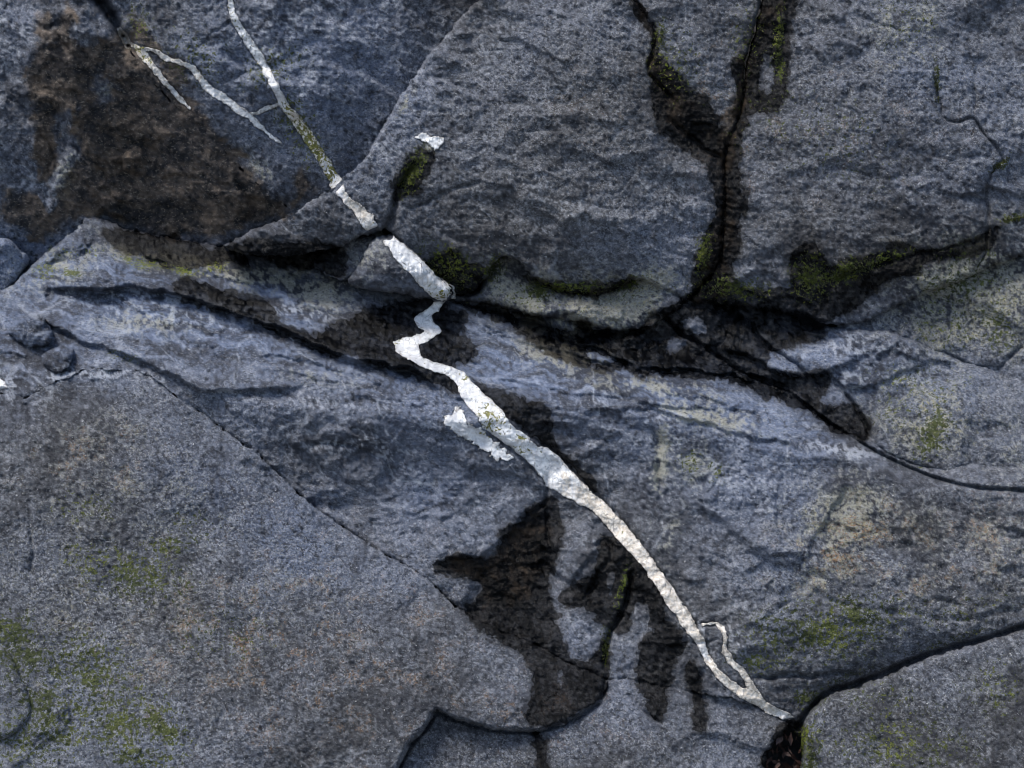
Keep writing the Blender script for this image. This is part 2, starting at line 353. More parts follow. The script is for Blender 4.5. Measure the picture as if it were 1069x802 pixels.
f_lich = sstep(.10, .34, n24 * .8 + .95 * n5 + li_ * .55 - .14) * np.clip(li_ * 1.5, 0, 1)
f_moss = np.clip(mo_ * (.85 + .8 * n24 + .4 * n12), 0, 1)
f_rust = sstep(.15, .5, n24 + .5 * n7 + ru_ * .25) * ru_
f_wet = fine(WET) + 2.0 + 10 * n24 + 7 * n12 + 5 * n5
f_brown = fine(BROWN) + 16 * n24 + 8 * n12
f_brn2 = np.clip(.36 + 1.1 * n24 + .7 * n12 + .8 * n5, 0, 1)
ATTR = dict(wet=f_wet, brown=f_brown, brn2=f_brn2, moss=f_moss, lichen=f_lich, pale=f_pale, dark=f_dark, tone=f_tone, grain=gr_, rust=f_rust, foli=fo_,
            blue=np.clip(.30 + .8 * nbig + .7 * fo_ + fine(blobs([(330, 70, 130, 110, 0, .6), (40, 60, 90, 120, 0, .4), (260, 530, 120, 50, 30, .6), (430, 500, 130, 70, 25, .4), (780, 510, 120, 60, 10, .5), (880, 390, 130, 60, 10, .5), (980, 150, 100, 120, 0, .3), (600, 740, 160, 50, 0, .2)])) - fine(blobs([(600, 130, 160, 130, 0, .25), (100, 700, 160, 100, 0, .2)])), 0, 1),
            gmask=np.clip(.32 + 1.3 * n24 + 1.3 * nbig + .45 * gr_, .05, 1), mbri=np.clip(.14 + .9 * fbm(CU, CV, 60, 2, 591) + .5 * fo_, 0, 1))

# rims: how strongly the edge of a block is rounded back (1 open joint, 0 tight joint)
RIM = np.ones(GU.shape)
def rim(pts, val, reach):
    p = np.asarray(pts, float); q = on_box(p, reach * 2.5)
    d, _, _ = seg_dist(GU[q], GV[q], p, False)
    RIM[q] = np.minimum(RIM[q], val + (1 - val) * sstep(reach * .6, reach * 1.6, d))

# ------------------------------------------------------------------ cracks (groove) and steps (one side stands proud)
RELIEF = np.zeros(GU.shape)       # metres, + is away from the camera
def crack(pts, w, depth, taper=True, wig=1.0, seed=0):
    global RELIEF
    p = chaikin(pts, 1, False); s = on_box(p, w * 5 + 12)
    u = GU[s] + wig * 4 * fbm(GU[s], GV[s], 22, 3, 40 + seed); v = GV[s] + wig * 4 * fbm(GU[s], GV[s], 22, 3, 60 + seed)
    d, _, a = seg_dist(u, v, p, False)
    k = np.minimum(1, np.minimum(a, 1 - a) * 6 + .15) if taper else 1
    var = .75 + .5 * fbm(GU[s], GV[s], 30, 2, 80 + seed)
    RELIEF[s] += depth * k * var * np.exp(-(d / w) ** 2) + depth * .06 * k * np.exp(-(d / (w * 4)) ** 2)
def step(pts, h, w=4.0, reach=45.0, wig=1.0, seed=0):
    """the side to the left of the direction of travel (up in the picture when going right) stands proud by h"""
    global RELIEF
    p = chaikin(pts, 1, False); s = on_box(p, reach * 2.2)
    u = GU[s] + wig * 6 * fbm(GU[s], GV[s], 30, 4, 140 + seed); v = GV[s] + wig * 6 * fbm(GU[s], GV[s], 30, 4, 160 + seed)
    d, sd, a = seg_dist(u, v, p, False)
    x = d * sd
    k = sstep(0, .12, a) * sstep(0, .12, 1 - a)
    RELIEF[s] += -h * k * (1 - sstep(-w * .5, w * .5, x)) * np.exp(-(np.maximum(-x, 0) / reach) ** 2)

# joints inside single blocks
crack(z3((800, 195), (805, 280), (815, 340), (840, 365), (880, 372), (915, 350), (930, 390), (970, 430), (1010, 480), (980, 510), (955, 560), (955, 600), (965, 650), (955, 720), (948, 790)) + z6((960, 110), (930, 140)), 1.4, .024, seed=1)
crack(z3((915, 350), (925, 310), (918, 250), (930, 200)), 1.8, .015, seed=2)
crack(z6((590, 150), (690, 118), (780, 90), (860, 72), (960, 50), (985, 30)), 1.5, .02, seed=3)
crack(z2((905, -20), (930, 0), (965, 45), (995, 95), (985, 170), (965, 215), (1000, 260), (1069, 330)), 1.5, .02, seed=4)
crack(z3((0, 360), (60, 420), (120, 460), (165, 480)), 2.2, .025, seed=5)
crack(z3((60, 262), (110, 258), (180, 270)), 2, .008, seed=6)
crack(z3((880, 590), (955, 602)), 2, .02, seed=7)
crack(z5((300, 190), (325, 140), (335, 90), (345, 55), (375, 5), (400, -30)), 3.4, .05, seed=8)
crack(z2((180, 640), (260, 640), (330, 600), (380, 580), (470, 560)), 2.2, .018, seed=9)
crack(z1((610, 150), (660, 105), (720, 65)), 1.8, .012, seed=10)
crack(z1((300, -20), (325, 30), (350, 65), (372, 100), (395, 140)), 5.5, .14, taper=False, seed=11)
crack(z8((520, 250), (530, 290), (528, 350), (490, 360), (460, 390), (440, 410)), 2.0, .03, seed=12)
crack(z8((528, 350), (530, 420), (540, 490), (555, 530)), 2.0, .02, seed=13)
crack(z9((600, -20), (590, 40), (560, 110), (535, 180), (542, 232)), 2.4, .03, seed=14)
crack(z9((580, 262), (610, 285), (630, 312), (668, 332)), 2.0, .02, seed=15)
crack(z10((228, 552), (330, 546), (420, 546), (512, 535)), 2.4, .03, seed=16)
crack(z10((700, 385), (780, 395), (860, 380), (980, 360)), 3, .01, seed=17)
crack(z7((65, 250), (75, 330), (60, 385)), 1.8, .01, seed=18)
crack(z7((700, 210), (730, 270)), 2, .015, seed=19)
crack(z7((690, 75), (770, 70), (862, 105)), 2, .015, seed=20)
crack(z7((690, 165), (740, 160), (790, 180)), 2, .012, seed=21)
crack(z6((210, 660), (200, 600), (195, 520), (185, 470)), 3, .02, seed=22)
crack(z6((1000, 360), (1030, 330), (1069, 300)), 2, .02, seed=23)
crack(z6((925, 160), (935, 200), (930, 240)), 3, .015, seed=24)
crack(z10((365, 170), (368, 250), (375, 300), (450, 345), (560, 365), (690, 370), (770, 400)), 3.5, .012, seed=25)
crack(z10((250, 400), (290, 365), (345, 335)), 2.2, .012, seed=26)
crack(z8((690, 440), (720, 480), (680, 560), (640, 620)), 2.5, .02, seed=27)
crack(z8((740, 540), (770, 560), (760, 640), (720, 700), (690, 760)), 2.4, .02, seed=28)
# dark line along the upper side of the lower vein
crack(z8((345, 30), (415, 92), (475, 148), (535, 186), (572, 215), (635, 288), (705, 350), (785, 445), (855, 540), (925, 640), (980, 740), (1000, 800)), 2.2, .018, taper=False, wig=.4, seed=29)
crack(z8((335, 110), (380, 158), (430, 195), (480, 240), (520, 290)), 2.5, .02, wig=.4, seed=30)
crack(z10((352, 690), (372, 655), (404, 622), (440, 586), (500, 576), (580, 546), (680, 500), (780, 467), (860, 449), (990, 405), (1200, 340)), 2.6, .07, taper=False, wig=0, seed=31)
crack(z6((420, 372), (500, 400), (560, 450), (640, 506), (700, 543), (820, 603), (940, 637), (1069, 644), (1300, 655)), 2.0, .06, taper=False, wig=0, seed=32)
crack(z9((75, 440), (100, 382), (140, 342), (160, 303), (200, 322), (280, 347), (380, 352)), 2.2, .035, taper=False, wig=0, seed=33)
crack(z9((380, 352), (440, 337), (490, 312), (530, 282), (540, 235)), 2.0, .02, taper=False, wig=0, seed=34)
crack(z5((480, 392), (560, 405), (640, 425), (760, 470), (860, 520), (960, 560), (1069, 600)) + z6((150, 362), (300, 362), (400, 376), (480, 402), (560, 455), (640, 512)), 2.0, .05, taper=True, wig=1.8, seed=36)
crack(z6((200, 210), (240, 260), (300, 300), (370, 340)), 2, .05, seed=37)
crack(z6((420, 240), (450, 300), (520, 330), (560, 380)), 2, .05, seed=38)
crack(z6((600, 360), (650, 420), (690, 470), (700, 540)), 2, .04, seed=39)
crack(z6((345, 110), (350, 60), (355, 0)) + z3((160, 650), (165, 560), (160, 480), (175, 430), (195, 380), (215, 330), (222, 270), (225, 200), (240, 140), (262, 50), (275, 0), (280, -100)), 1.3, .018, taper=False, wig=0, seed=35)
crack([(178, 409), (219, 436), (242, 456), (266, 470), (302, 507), (325, 527), (360, 552), (400, 578)] + z9((130, 0), (200, 70), (280, 115), (370, 150), (440, 190), (500, 220), (538, 236)), 1.2, .010, taper=True, wig=.3, seed=40)
# layers of the ledge
step(z4((90, 300), (180, 300), (270, 305), (330, 300), (420, 300), (540, 318), (620, 348), (720, 378), (800, 404), (860, 418), (960, 468), (1069, 522)) + z5((350, 600), (430, 640), (520, 700)), .075, 6, 36, seed=1)
step(z4((90, 330), (120, 380), (150, 410), (200, 445), (330, 490), (430, 518), (530, 565), (590, 605), (640, 615), (700, 622), (860, 620), (960, 600)), .045, 6, 30, seed=2)
step(z4((340, 130), (440, 200), (560, 245), (700, 262), (900, 330), (1069, 400)), .014, 4, 26, seed=3)
step(z4((360, 330), (520, 420), (640, 470), (760, 520), (900, 560), (1069, 610)), .008, 3, 26, seed=4)
step(z4((780, 525), (850, 500), (960, 530), (1069, 560), (1200, 600)), .016, 3, 22, seed=5)
step(z4((-60, 330), (0, 322), (60, 275), (130, 205), (200, 150)), -.03, 4, 30, seed=6)
step(z5((560, 480), (700, 520), (860, 560), (1069, 610)) + z6((240, 420), (400, 440), (480, 450)), .018, 4, 30, seed=7)
step(z5((600, 630), (720, 650), (860, 690), (1069, 690)) + z6((160, 440), (330, 455)), .016, 4, 30, seed=8)
step(z6((0, 440), (90, 455), (160, 440), (260, 470), (350, 500), (470, 525), (560, 545)), .022, 5, 40, seed=9)
step(z6((330, 300), (430, 330), (520, 380), (610, 360), (690, 330)), .03, 6, 30, seed=10)
step(z6((620, 400), (700, 400), (760, 370), (850, 330), (930, 345)), .02, 6, 40, seed=11)
step(z6((720, 540), (720, 480), (760, 430), (850, 390), (930, 380)), -.035, 10, 40, seed=12)
# scars and hollows of the lower face
step(z8((190, 520), (320, 500), (395, 470), (440, 405), (520, 350)), .022, 6, 40, seed=13)
step(z8((270, 650), (350, 690), (430, 720), (520, 780)), -.02, 5, 40, seed=14)
step(z8((590, 580), (650, 500), (690, 440)), .02, 5, 30, seed=15)
step(z10((385, 310), (372, 230), (400, 150), (450, 80), (500, 0)), .018, 6, 60, seed=16)
step(z10((60, 60), (160, 130), (250, 220), (340, 250), (370, 180)), .018, 8, 60, seed=17)
step(z2((330, 620), (480, 600), (620, 640), (740, 720), (860, 760)), .012, 8, 50, seed=18)
step(z2((480, 120), (580, 125), (680, 180), (760, 190)), .010, 5, 40, seed=19)
step(z2((560, 620), (680, 640), (720, 700)), .012, 6, 40, seed=20)
step(z7((640, 60), (700, 100), (760, 150), (862, 190)), .012, 6, 50, seed=21)
step(z3((880, 430), (870, 520), (900, 590), (960, 600)), .012, 4, 30, seed=22)
step(z3((300, 540), (480, 500), (640, 420), (760, 460)), .008, 8, 60, seed=23)
step(z1((110, 300), (190, 330), (230, 440), (160, 560), (130, 700)), .018, 7, 40, seed=24)
step(z1((200, 20), (215, 110), (330, 120), (380, 150)), .02, 6, 40, seed=25)
step(z1((330, 250), (440, 240), (430, 290), (330, 290)), .012, 4, 30, seed=26)
step(z1((470, 560), (600, 530), (760, 600), (880, 650)), .018, 6, 40, seed=27)

# small fractures: short broken lips and hairline splits
rm = np.random.default_rng(21)
for k in range(620):
    x, y = rm.uniform(-60, 1130), rm.uniform(-60, 860)
    g = float(sample(GRAIN, np.array([x]), np.array([y]))[0]); f = float(sample(FOLI, np.array([x]), np.array([y]))[0])
    if rm.random() < (g - .25) * 1.7: continue
    ang = math.radians(rm.normal(9, 7)) if f > .4 else math.radians(rm.choice([28, -42, 8, 62]) + rm.normal(0, 12))
    L = rm.uniform(14, 60) * (1.5 if f > .4 else 1)
    n = 4 + int(L / 14); t = np.linspace(-.5, .5, n)
    px = x + np.cos(ang) * t * L + rm.normal(0, 1.8, n); py = y + np.sin(ang) * t * L + rm.normal(0, 1.8, n)
    if px[0] > px[-1]: px, py = px[::-1], py[::-1]
    pts = list(zip(px, py))
    if rm.random() < .72: step(pts, rm.uniform(.003, .011) * rm.choice([1, 1, -1]), 2.4, rm.uniform(8, 22), .5, k)
    else: crack(pts, 1.5, rm.uniform(.006, .014), True, .5, k)

# ------------------------------------------------------------------ materials
class NT:
    def __init__(s, name):
        s.m = bpy.data.materials.new(name); s.m.use_nodes = True
        s.n, s.l = s.m.node_tree.nodes, s.m.node_tree.links
        s.n.clear()
        s.out = s.n.new('ShaderNodeOutputMaterial'); s.b = s.n.new('ShaderNodeBsdfPrincipled')
        s.l.new(s.b.outputs[0], s.out.inputs['Surface'])
        s.pos = s.n.new('ShaderNodeNewGeometry').outputs['Position']
    def set(s, sock, v):
        if hasattr(v, 'node'): s.l.new(v, sock)
        elif isinstance(v, (tuple, list)): sock.default_value = tuple(v) + (1,) if len(v) == 3 and sock.type == 'RGBA' else v
        else: sock.default_value = v
    def attr(s, name):
        a = s.n.new('ShaderNodeAttribute'); a.attribute_name = name; return a.outputs['Fac']
    def math(s, op, a, b=0.0, c=0.0, clamp=False):
        x = s.n.new('ShaderNodeMath'); x.operation = op; x.use_clamp = clamp
        for i, q in enumerate((a, b, c)): s.set(x.inputs[i], q)
        return x.outputs[0]
    def ramp(s, x, lo, hi, a=0.0, b=1.0):
        r = s.n.new('ShaderNodeMapRange'); r.interpolation_type = 'SMOOTHSTEP'
        for i, q in enumerate((x, lo, hi, a, b)): s.set(r.inputs[i], q)
        return r.outputs[0]
    def mix(s, f, a, b, mode='MIX'):
        x = s.n.new('ShaderNodeMix'); x.data_type = 'RGBA'; x.blend_type = mode
        s.set(x.inputs['Factor'], f); s.set(x.inputs[6], a); s.set(x.inputs[7], b)
        return x.outputs[2]
    def mapped(s, rot=(0, 0, 0), scale=(1, 1, 1), loc=(0, 0, 0)):
        m = s.n.new('ShaderNodeMapping'); m.inputs['Rotation'].default_value = rot; m.inputs['Scale'].default_value = scale; m.inputs['Location'].default_value = loc
        s.l.new(s.pos, m.inputs['Vector']); return m.outputs[0]
    def noise(s, scale, detail=3, rough=.55, dist=0.0, vec=None, color=False):
        x = s.n.new('ShaderNodeTexNoise'); x.inputs['Scale'].default_value = scale; x.inputs['Detail'].default_value = detail
        x.inputs['Roughness'].default_value = rough; x.inputs['Distortion'].default_value = dist
        s.l.new(vec or s.pos, x.inputs['Vector']); return x.outputs['Color' if color else 'Fac']
    def voro(s, scale, feat='F1', vec=None, out='Distance'):
        x = s.n.new('ShaderNodeTexVoronoi'); x.feature = feat; x.inputs['Scale'].default_value = scale
        s.l.new(vec or s.pos, x.inputs['Vector']); return x.outputs[out]
    def bump(s, h, strength, dist, prev=None):
        x = s.n.new('ShaderNodeBump'); s.set(x.inputs['Strength'], strength); x.inputs['Distance'].default_value = dist
        s.l.new(h, x.inputs['Height'])
        if prev is not None: s.l.new(prev, x.inputs['Normal'])
        return x.outputs[0]

def rock_material():
    t = NT('blue_grey_schist')
    wet, brown, brn2, moss, lich, pale, dark, tone, grain, rust, foli = [t.attr(k) for k in ('wet', 'brown', 'brn2', 'moss', 'lichen', 'pale', 'dark', 'tone', 'grain', 'rust', 'foli')]
    gmask, mbri, blue = t.attr('gmask'), t.attr('mbri'), t.attr('blue')
    n_fin = t.noise(240, 3, .75)
    n_spk = t.noise(105, 3, .65)
    n_flk = t.noise(125, 2, .6, 0, t.mapped((0, .5, 0), (.8, 1, 1.25), (3, 1, 2)))
    vor = t.n.new('ShaderNodeTexVoronoi'); vor.inputs['Scale'].default_value = 230
    t.l.new(t.pos, vor.inputs['Vector'])
    sep = t.n.new('ShaderNodeSeparateColor'); t.l.new(vor.outputs['Color'], sep.inputs[0])
    g1, g2, g3 = sep.outputs[0], sep.outputs[1], sep.outputs[2]
    # ground colour of the rock: slaty blue to neutral grey
    c = t.mix(tone, t.mix(blue, (.027, .027, .029), (.024, .029, .043)), t.mix(foli, t.mix(blue, (.164, .168, .178), (.146, .174, .240)), (.130, .166, .248)))
    c = t.mix(dark, c, (.022, .025, .034))
    c = t.mix(t.math('MULTIPLY', pale, .8), c, t.mix(foli, (.40, .415, .44), (.37, .405, .47)))
    c = t.mix(t.math('MULTIPLY', lich, .85), c, t.mix(n_fin, (.18, .18, .135), (.41, .40, .335)))
    # mineral grains
    ga = t.math('MULTIPLY', grain, gmask)
    c = t.mix(t.math('MULTIPLY', t.ramp(g1, .70, .92), t.math('MULTIPLY', ga, .50)), c, (.42, .43, .45))
    c = t.mix(t.math('MULTIPLY', t.ramp(g2, .56, .74), t.math('MULTIPLY', ga, .55)), c, (.020, .022, .028))
    c = t.mix(t.math('MULTIPLY', t.ramp(n_spk, .69, .71), t.math('ADD', t.math('MULTIPLY', grain, .6), .2)), c, (.64, .63, .60))
    c = t.mix(t.math('MULTIPLY', t.ramp(n_fin, .50, .36), t.math('ADD', .15, t.math('MULTIPLY', grain, .35))), c, (.018, .020, .028))
    c = t.mix(t.math('MULTIPLY', t.ramp(g3, .30, .12), t.math('MULTIPLY', t.math('ADD', lich, .15), t.math('MULTIPLY', ga, .9))), c, (.31, .28, .16))
    c = t.mix(t.math('MULTIPLY', t.ramp(g3, .62, .8), t.math('MULTIPLY', rust, .9)), c, (.27, .15, .065))
    c = t.mix(t.math('MULTIPLY', rust, .14), c, (.20, .14, .085))
    c = t.mix(t.math('MULTIPLY', t.ramp(n_flk, .395, .365), t.math('MULTIPLY', t.math('ADD', gmask, .3), .5)), c, (.014, .015, .018))
    c = t.mix(t.math('MULTIPLY', t.ramp(n_flk, .585, .625), t.math('MULTIPLY', t.math('ADD', gmask, .25), .34)), c, (.34, .35, .37))
    # iron-brown seep stain
    bm = t.ramp(brown, -4, 7)
    bc = t.mix(brn2, (.007, .006, .005), (.125, .086, .052))
    bc = t.mix(t.math('MULTIPLY', t.ramp(n_flk, .60, .64), .5), bc, (.24, .19, .13))
    c = t.mix(t.math('MULTIPLY', bm, .86), c, bc)
    # wet rock: a damp rim, then soaked, with thinner and thicker films of water
    halo = t.ramp(wet, -10, 2); wmk = t.ramp(wet, -2.0, 2.2)
    c = t.mix(halo, c, t.mix(1.0, c, (.70, .69, .68), 'MULTIPLY'))
    c = t.mix(wmk, c, t.mix(1.0, c, t.mix(brn2, (.03, .029, .027), (.26, .245, .225)), 'MULTIPLY'))
    # moss and algae specks
    mc = t.mix(t.ramp(n_fin, .35, .6), (.016, .022, .004), t.mix(mbri, (.060, .074, .013), (.22, .24, .035)))
    mm = t.math('MULTIPLY', t.ramp(t.math('ADD', t.noise(92, 3, .7), t.math('MULTIPLY', moss, .275)), .66, .685), t.ramp(moss, .05, .2))
    c = t.mix(t.math('MULTIPLY', mm, .95), c, mc)
    t.set(t.b.inputs['Base Color'], c)
    film = t.math('MULTIPLY', wmk, t.math('SUBTRACT', 1.0, t.math('MULTIPLY', brn2, .5)))
    t.set(t.b.inputs['Roughness'], t.math('SUBTRACT', .62, t.math('MULTIPLY', film, .44)))
    t.set(t.b.inputs['Specular IOR Level'], t.math('SUBTRACT', .34, t.math('MULTIPLY', wmk, .25)))
    hgt = t.math('ADD', n_fin, t.math('MULTIPLY', n_spk, 1.3))
    dry = t.math('SUBTRACT', 1.0, t.math('MULTIPLY', wmk, .4))
    t.set(t.b.inputs['Normal'], t.bump(hgt, t.math('MULTIPLY', dry, t.math('ADD', .6, t.math('MULTIPLY', grain, .3))), .009))
    return t.m

def quartz_material():
    t = NT('milky_quartz')
    moss, tan, edge = t.attr('moss'), t.attr('tan'), t.attr('edge')
    n = t.noise(30, 5, .65, .6); n2 = t.noise(90, 4, .7, .4)
    c = t.mix(t.ramp(n, .35, .65), (.47, .47, .47), (.68, .68, .665))
    tm = t.ramp(t.math('ADD', t.noise(20, 5, .7, 1.2), t.math('MULTIPLY', tan, .38)), .56, .78)
    c = t.mix(t.math('MULTIPLY', tm, .85), c, t.mix(t.ramp(n2, .4, .6), (.44, .37, .28), (.64, .585, .50)))
    lines = t.voro(34, 'DISTANCE_TO_EDGE', t.mapped((0, .75, 0), (1.6, 1, .45)))
    c = t.mix(t.math('MULTIPLY', t.ramp(lines, .04, .0), t.ramp(n, .52, .62)), c, (.13, .115, .095))
    c = t.mix(t.math('MULTIPLY', t.ramp(n2, .58, .68), .7), c, (.22, .215, .21))
    c = t.mix(t.math('MULTIPLY', t.ramp(t.math('ADD', edge, t.math('MULTIPLY', t.math('SUBTRACT', n2, .5), 14)), 2.2, -.6), .75), c, t.mix(n, (.10, .10, .10), (.30, .275, .235)))
    mm = t.ramp(t.math('ADD', t.noise(85, 4, .7, .3), t.math('MULTIPLY', moss, .24)), .66, .71)
    c = t.mix(mm, c, t.mix(t.ramp(n2, .4, .6), (.075, .078, .012), (.19, .175, .03)))
    t.set(t.b.inputs['Base Color'], c); t.b.inputs['Roughness'].default_value = .48
    b = t.bump(n, .35, .010); b = t.bump(n2, .45, .005, b); b = t.bump(t.ramp(lines, 0, .05), .5, .003, b)
    t.set(t.b.inputs['Normal'], b)
    return t.m

def plain_material(name, a, b, scale, rough=.8, bumpd=.01):
    t = NT(name); n = t.noise(scale, 5, .65)
    t.set(t.b.inputs['Base Color'], t.mix(t.ramp(n, .35, .65), a, b)); t.b.inputs['Roughness'].default_value = rough
    t.set(t.b.inputs['Normal'], t.bump(n, .6, bumpd)); return t.m

M_ROCK = rock_material(); M_QUARTZ = quartz_material()
M_BED = plain_material('bedrock_gap_shade', (.018, .018, .02), (.05, .05, .055), 20)  # rock behind the joints; shade of the gaps is put into its dark colour
M_GROUND = plain_material('shore_gravel', (.06, .06, .065), (.15, .15, .15), 40)
M_MOSS = plain_material('moss_green', (.016, .021, .005), (.062, .072, .014), 40, .9)
M_LEAF = plain_material('withered_leaf', (.018, .008, .007), (.055, .024, .016), 30, .6)

# ------------------------------------------------------------------ patch builder: outlined piece of rock with depth, rounded rim and sides
COMP = np.full((len(cv), len(cu)), 9.0)          # nearest depth so far, to seat veins and moss
def comp_at(u, v): return csample(COMP, u, v)

def make_mesh(name, co, quads, mat, attrs):
    me = bpy.data.meshes.new(name)
    me.vertices.add(len(co)); me.vertices.foreach_set('co', co.astype(np.float32).ravel())
    me.loops.add(quads.size); me.loops.foreach_set('vertex_index', quads.astype(np.int32).ravel())
    me.polygons.add(len(quads)); me.polygons.foreach_set('loop_start', np.arange(0, quads.size, 4, dtype=np.int32))
    me.update(calc_edges=True)
    me.validate()
    me.polygons.foreach_set('use_smooth', np.ones(len(me.polygons), bool))
    for k, a in attrs.items():
        at = me.attributes.new(k, 'FLOAT', 'POINT'); at.data.foreach_set('value', a.astype(np.float32))
    me.materials.append(mat)
    return me

def patch(name, poly, depth, spacing, r, R, mat, attrs=None, thick=.30, smooth=1, wamp=1.0, write=True, gap=0.0, use_rim=True, rag=0.0):
    p = chaikin(poly, smooth)
    u0 = max(U0, math.floor((p[:, 0].min() - 8 - U0) / spacing) * spacing + U0); v0 = max(V0, math.floor((p[:, 1].min() - 8 - V0) / spacing) * spacing + V0)
    u = np.arange(u0, min(U1, p[:, 0].max() + 8), spacing); v = np.arange(v0, min(V1, p[:, 1].max() + 8), spacing)
    X, Y = np.meshgrid(u, v)
    wx, wy = warp(X, Y, wamp)
    sd = poly_sd(wx, wy, p) - gap
    if rag: sd = sd + rag * rag_of(X, Y)
    gy, gx = np.gradient(sd, spacing)
    gn = np.hypot(gx, gy) + 1e-6
    ins = sd > 0
    cell = ins[:-1, :-1] | ins[1:, :-1] | ins[:-1, 1:] | ins[1:, 1:]
    out = ~ins
    X2 = np.where(out, X - np.clip(sd, -3 * spacing, 0) * gx / gn / np.maximum(gn, .6), X); Y2 = np.where(out, Y - np.clip(sd, -3 * spacing, 0) * gy / gn / np.maximum(gn, .6), Y)
    s0 = np.maximum(sd, 0)
    rr = r * (1 + .5 * fbm(X, Y, 60, 2, 333)) if r > 3 else r
    q = 1 - np.clip(s0 / rr, 0, 1)
    RR = R * (1 + .5 * fbm(X, Y, 80, 2, 335)) * (sample(RIM, X, Y) if use_rim else 1)
    D = depth(X2, Y2, s0) + RR * (1 - np.sqrt(np.clip(1 - q * q, 0, 1)))
    if write:
        iu = np.round((X - U0) / CS).astype(int); iv = np.round((Y - V0) / CS).astype(int)
        ok = ins & (iu >= 0) & (iv >= 0) & (iu < COMP.shape[1]) & (iv < COMP.shape[0])
        np.minimum.at(COMP, (iv[ok], iu[ok]), D[ok])
    n, m = X.shape
    idx = np.arange(n * m).reshape(n, m)
    quads = np.stack([idx[:-1, :-1], idx[1:, :-1], idx[1:, 1:], idx[:-1, 1:]], -1)[cell]
    used = np.unique(quads); remap = np.full(n * m, -1); remap[used] = np.arange(len(used))
    quads = remap[quads]
    fu = X2.ravel()[used]; fv = Y2.ravel()[used]; fd = D.ravel()[used]
    # sides: rim edges belong to one cell only
    e = quads[:, [0, 1, 1, 2, 2, 3, 3, 0]].reshape(-1, 2)
    key = np.minimum(e[:, 0], e[:, 1]) * (len(used) + 1) + np.maximum(e[:, 0], e[:, 1])
    _, inv, cnt = np.unique(key, return_inverse=True, return_counts=True)
    be = e[cnt[inv] == 1]
    bv = np.unique(be); bmap = np.full(len(used), -1); bmap[bv] = len(used) + np.arange(len(bv))
    side = np.stack([be[:, 1], be[:, 0], bmap[be[:, 0]], bmap[be[:, 1]]], -1)
    au = np.r_[fu, fu[bv]]; av = np.r_[fv, fv[bv]]; ad = np.r_[fd, fd[bv] + thick]
    co = world_pt(au, av, ad)
    base = co[co[:, 2].argmin()].copy(); base[:2] = co[:, :2].mean(0)
    at = {}
    for k, G in (attrs or {}).items():
        at[k] = csample(G, au, av) if G.shape == COMP.shape else sample(G, au, av)
    me = make_mesh(name, co - base, np.concatenate([quads, side]), mat, at)
    o = bpy.data.objects.new(name, me); o.location = base; COL.objects.link(o)
    return o

def tag(o, label, cat, group=None):
    o['label'] = label; o['category'] = cat
    if group: o['group'] = group
    return o

# outlines of the quartz veins; the rock is let in under them
def ribbon(pts, w):
    p = np.asarray(pts, float); w = np.broadcast_to(np.asarray(w, float), (len(p),))
    t = np.gradient(p, axis=0); t /= np.hypot(t[:, 0], t[:, 1])[:, None] + 1e-9
    n = np.stack([-t[:, 1], t[:, 0]], 1)
    return [tuple(q) for q in np.concatenate([p + n * w[:, None] / 2, (p - n * w[:, None] / 2)[::-1]])]
VEINS = []
VEINS.append(('straight white vein with yellow green moss running down from the top edge',
     ribbon([(240, -60), (241, 0), (242, 13), (249, 27), (259, 44), (271, 61), (280, 77), (290, 96), (296, 109), (306, 121), (320, 140), (330, 157), (340, 172), (352, 190)],
            [2.5, 3, 4.5, 6.5, 7.5, 8, 6.5, 6, 7.5, 9, 9.5, 9, 9, 8])))
VEINS.append(('thin crooked white vein across the edge of the brown stain at top left',
     ribbon(z1((440, 150), (480, 158), (520, 185), (560, 195), (600, 215), (625, 250), (650, 280), (690, 300), (740, 345), (770, 360), (830, 415), (872, 446)), [1.5, 3, 4, 3.5, 4.5, 5.5, 6.5, 7, 6, 5, 3, .5])))
VEINS.append(('short tapering yellowish vein starting at the black gap at top left',
     ribbon(z1((370, 88), (385, 118), (400, 140), (440, 165), (470, 200), (510, 250), (545, 290), (590, 335)), [3, 7, 8, 7, 4.5, 4, 3.5, .5])))
VEINS.append(('tiny white vein linking the crooked vein to the straight mossy one',
     ribbon(z1((762, 357), (800, 350), (820, 338), (870, 320)), [2, 3, 2, 2])))
VEINS.append(('tan and white vein stretch over the left tip of the large top centre boulder',
     z5((132, 40), (140, 20), (165, 28), (178, 60), (200, 85), (238, 112), (265, 135), (262, 150), (280, 165), (312, 206), (285, 208), (262, 188), (242, 178), (228, 158), (215, 130), (185, 100))))
VEINS.append(('wide bluish white vein stretch on the small pyramid stone',
     z5((282, 188), (326, 198), (362, 228), (400, 258), (440, 296), (458, 318), (484, 334), (514, 358), (518, 388), (480, 392), (448, 388), (425, 362), (395, 325), (360, 295), (330, 255), (310, 225))))
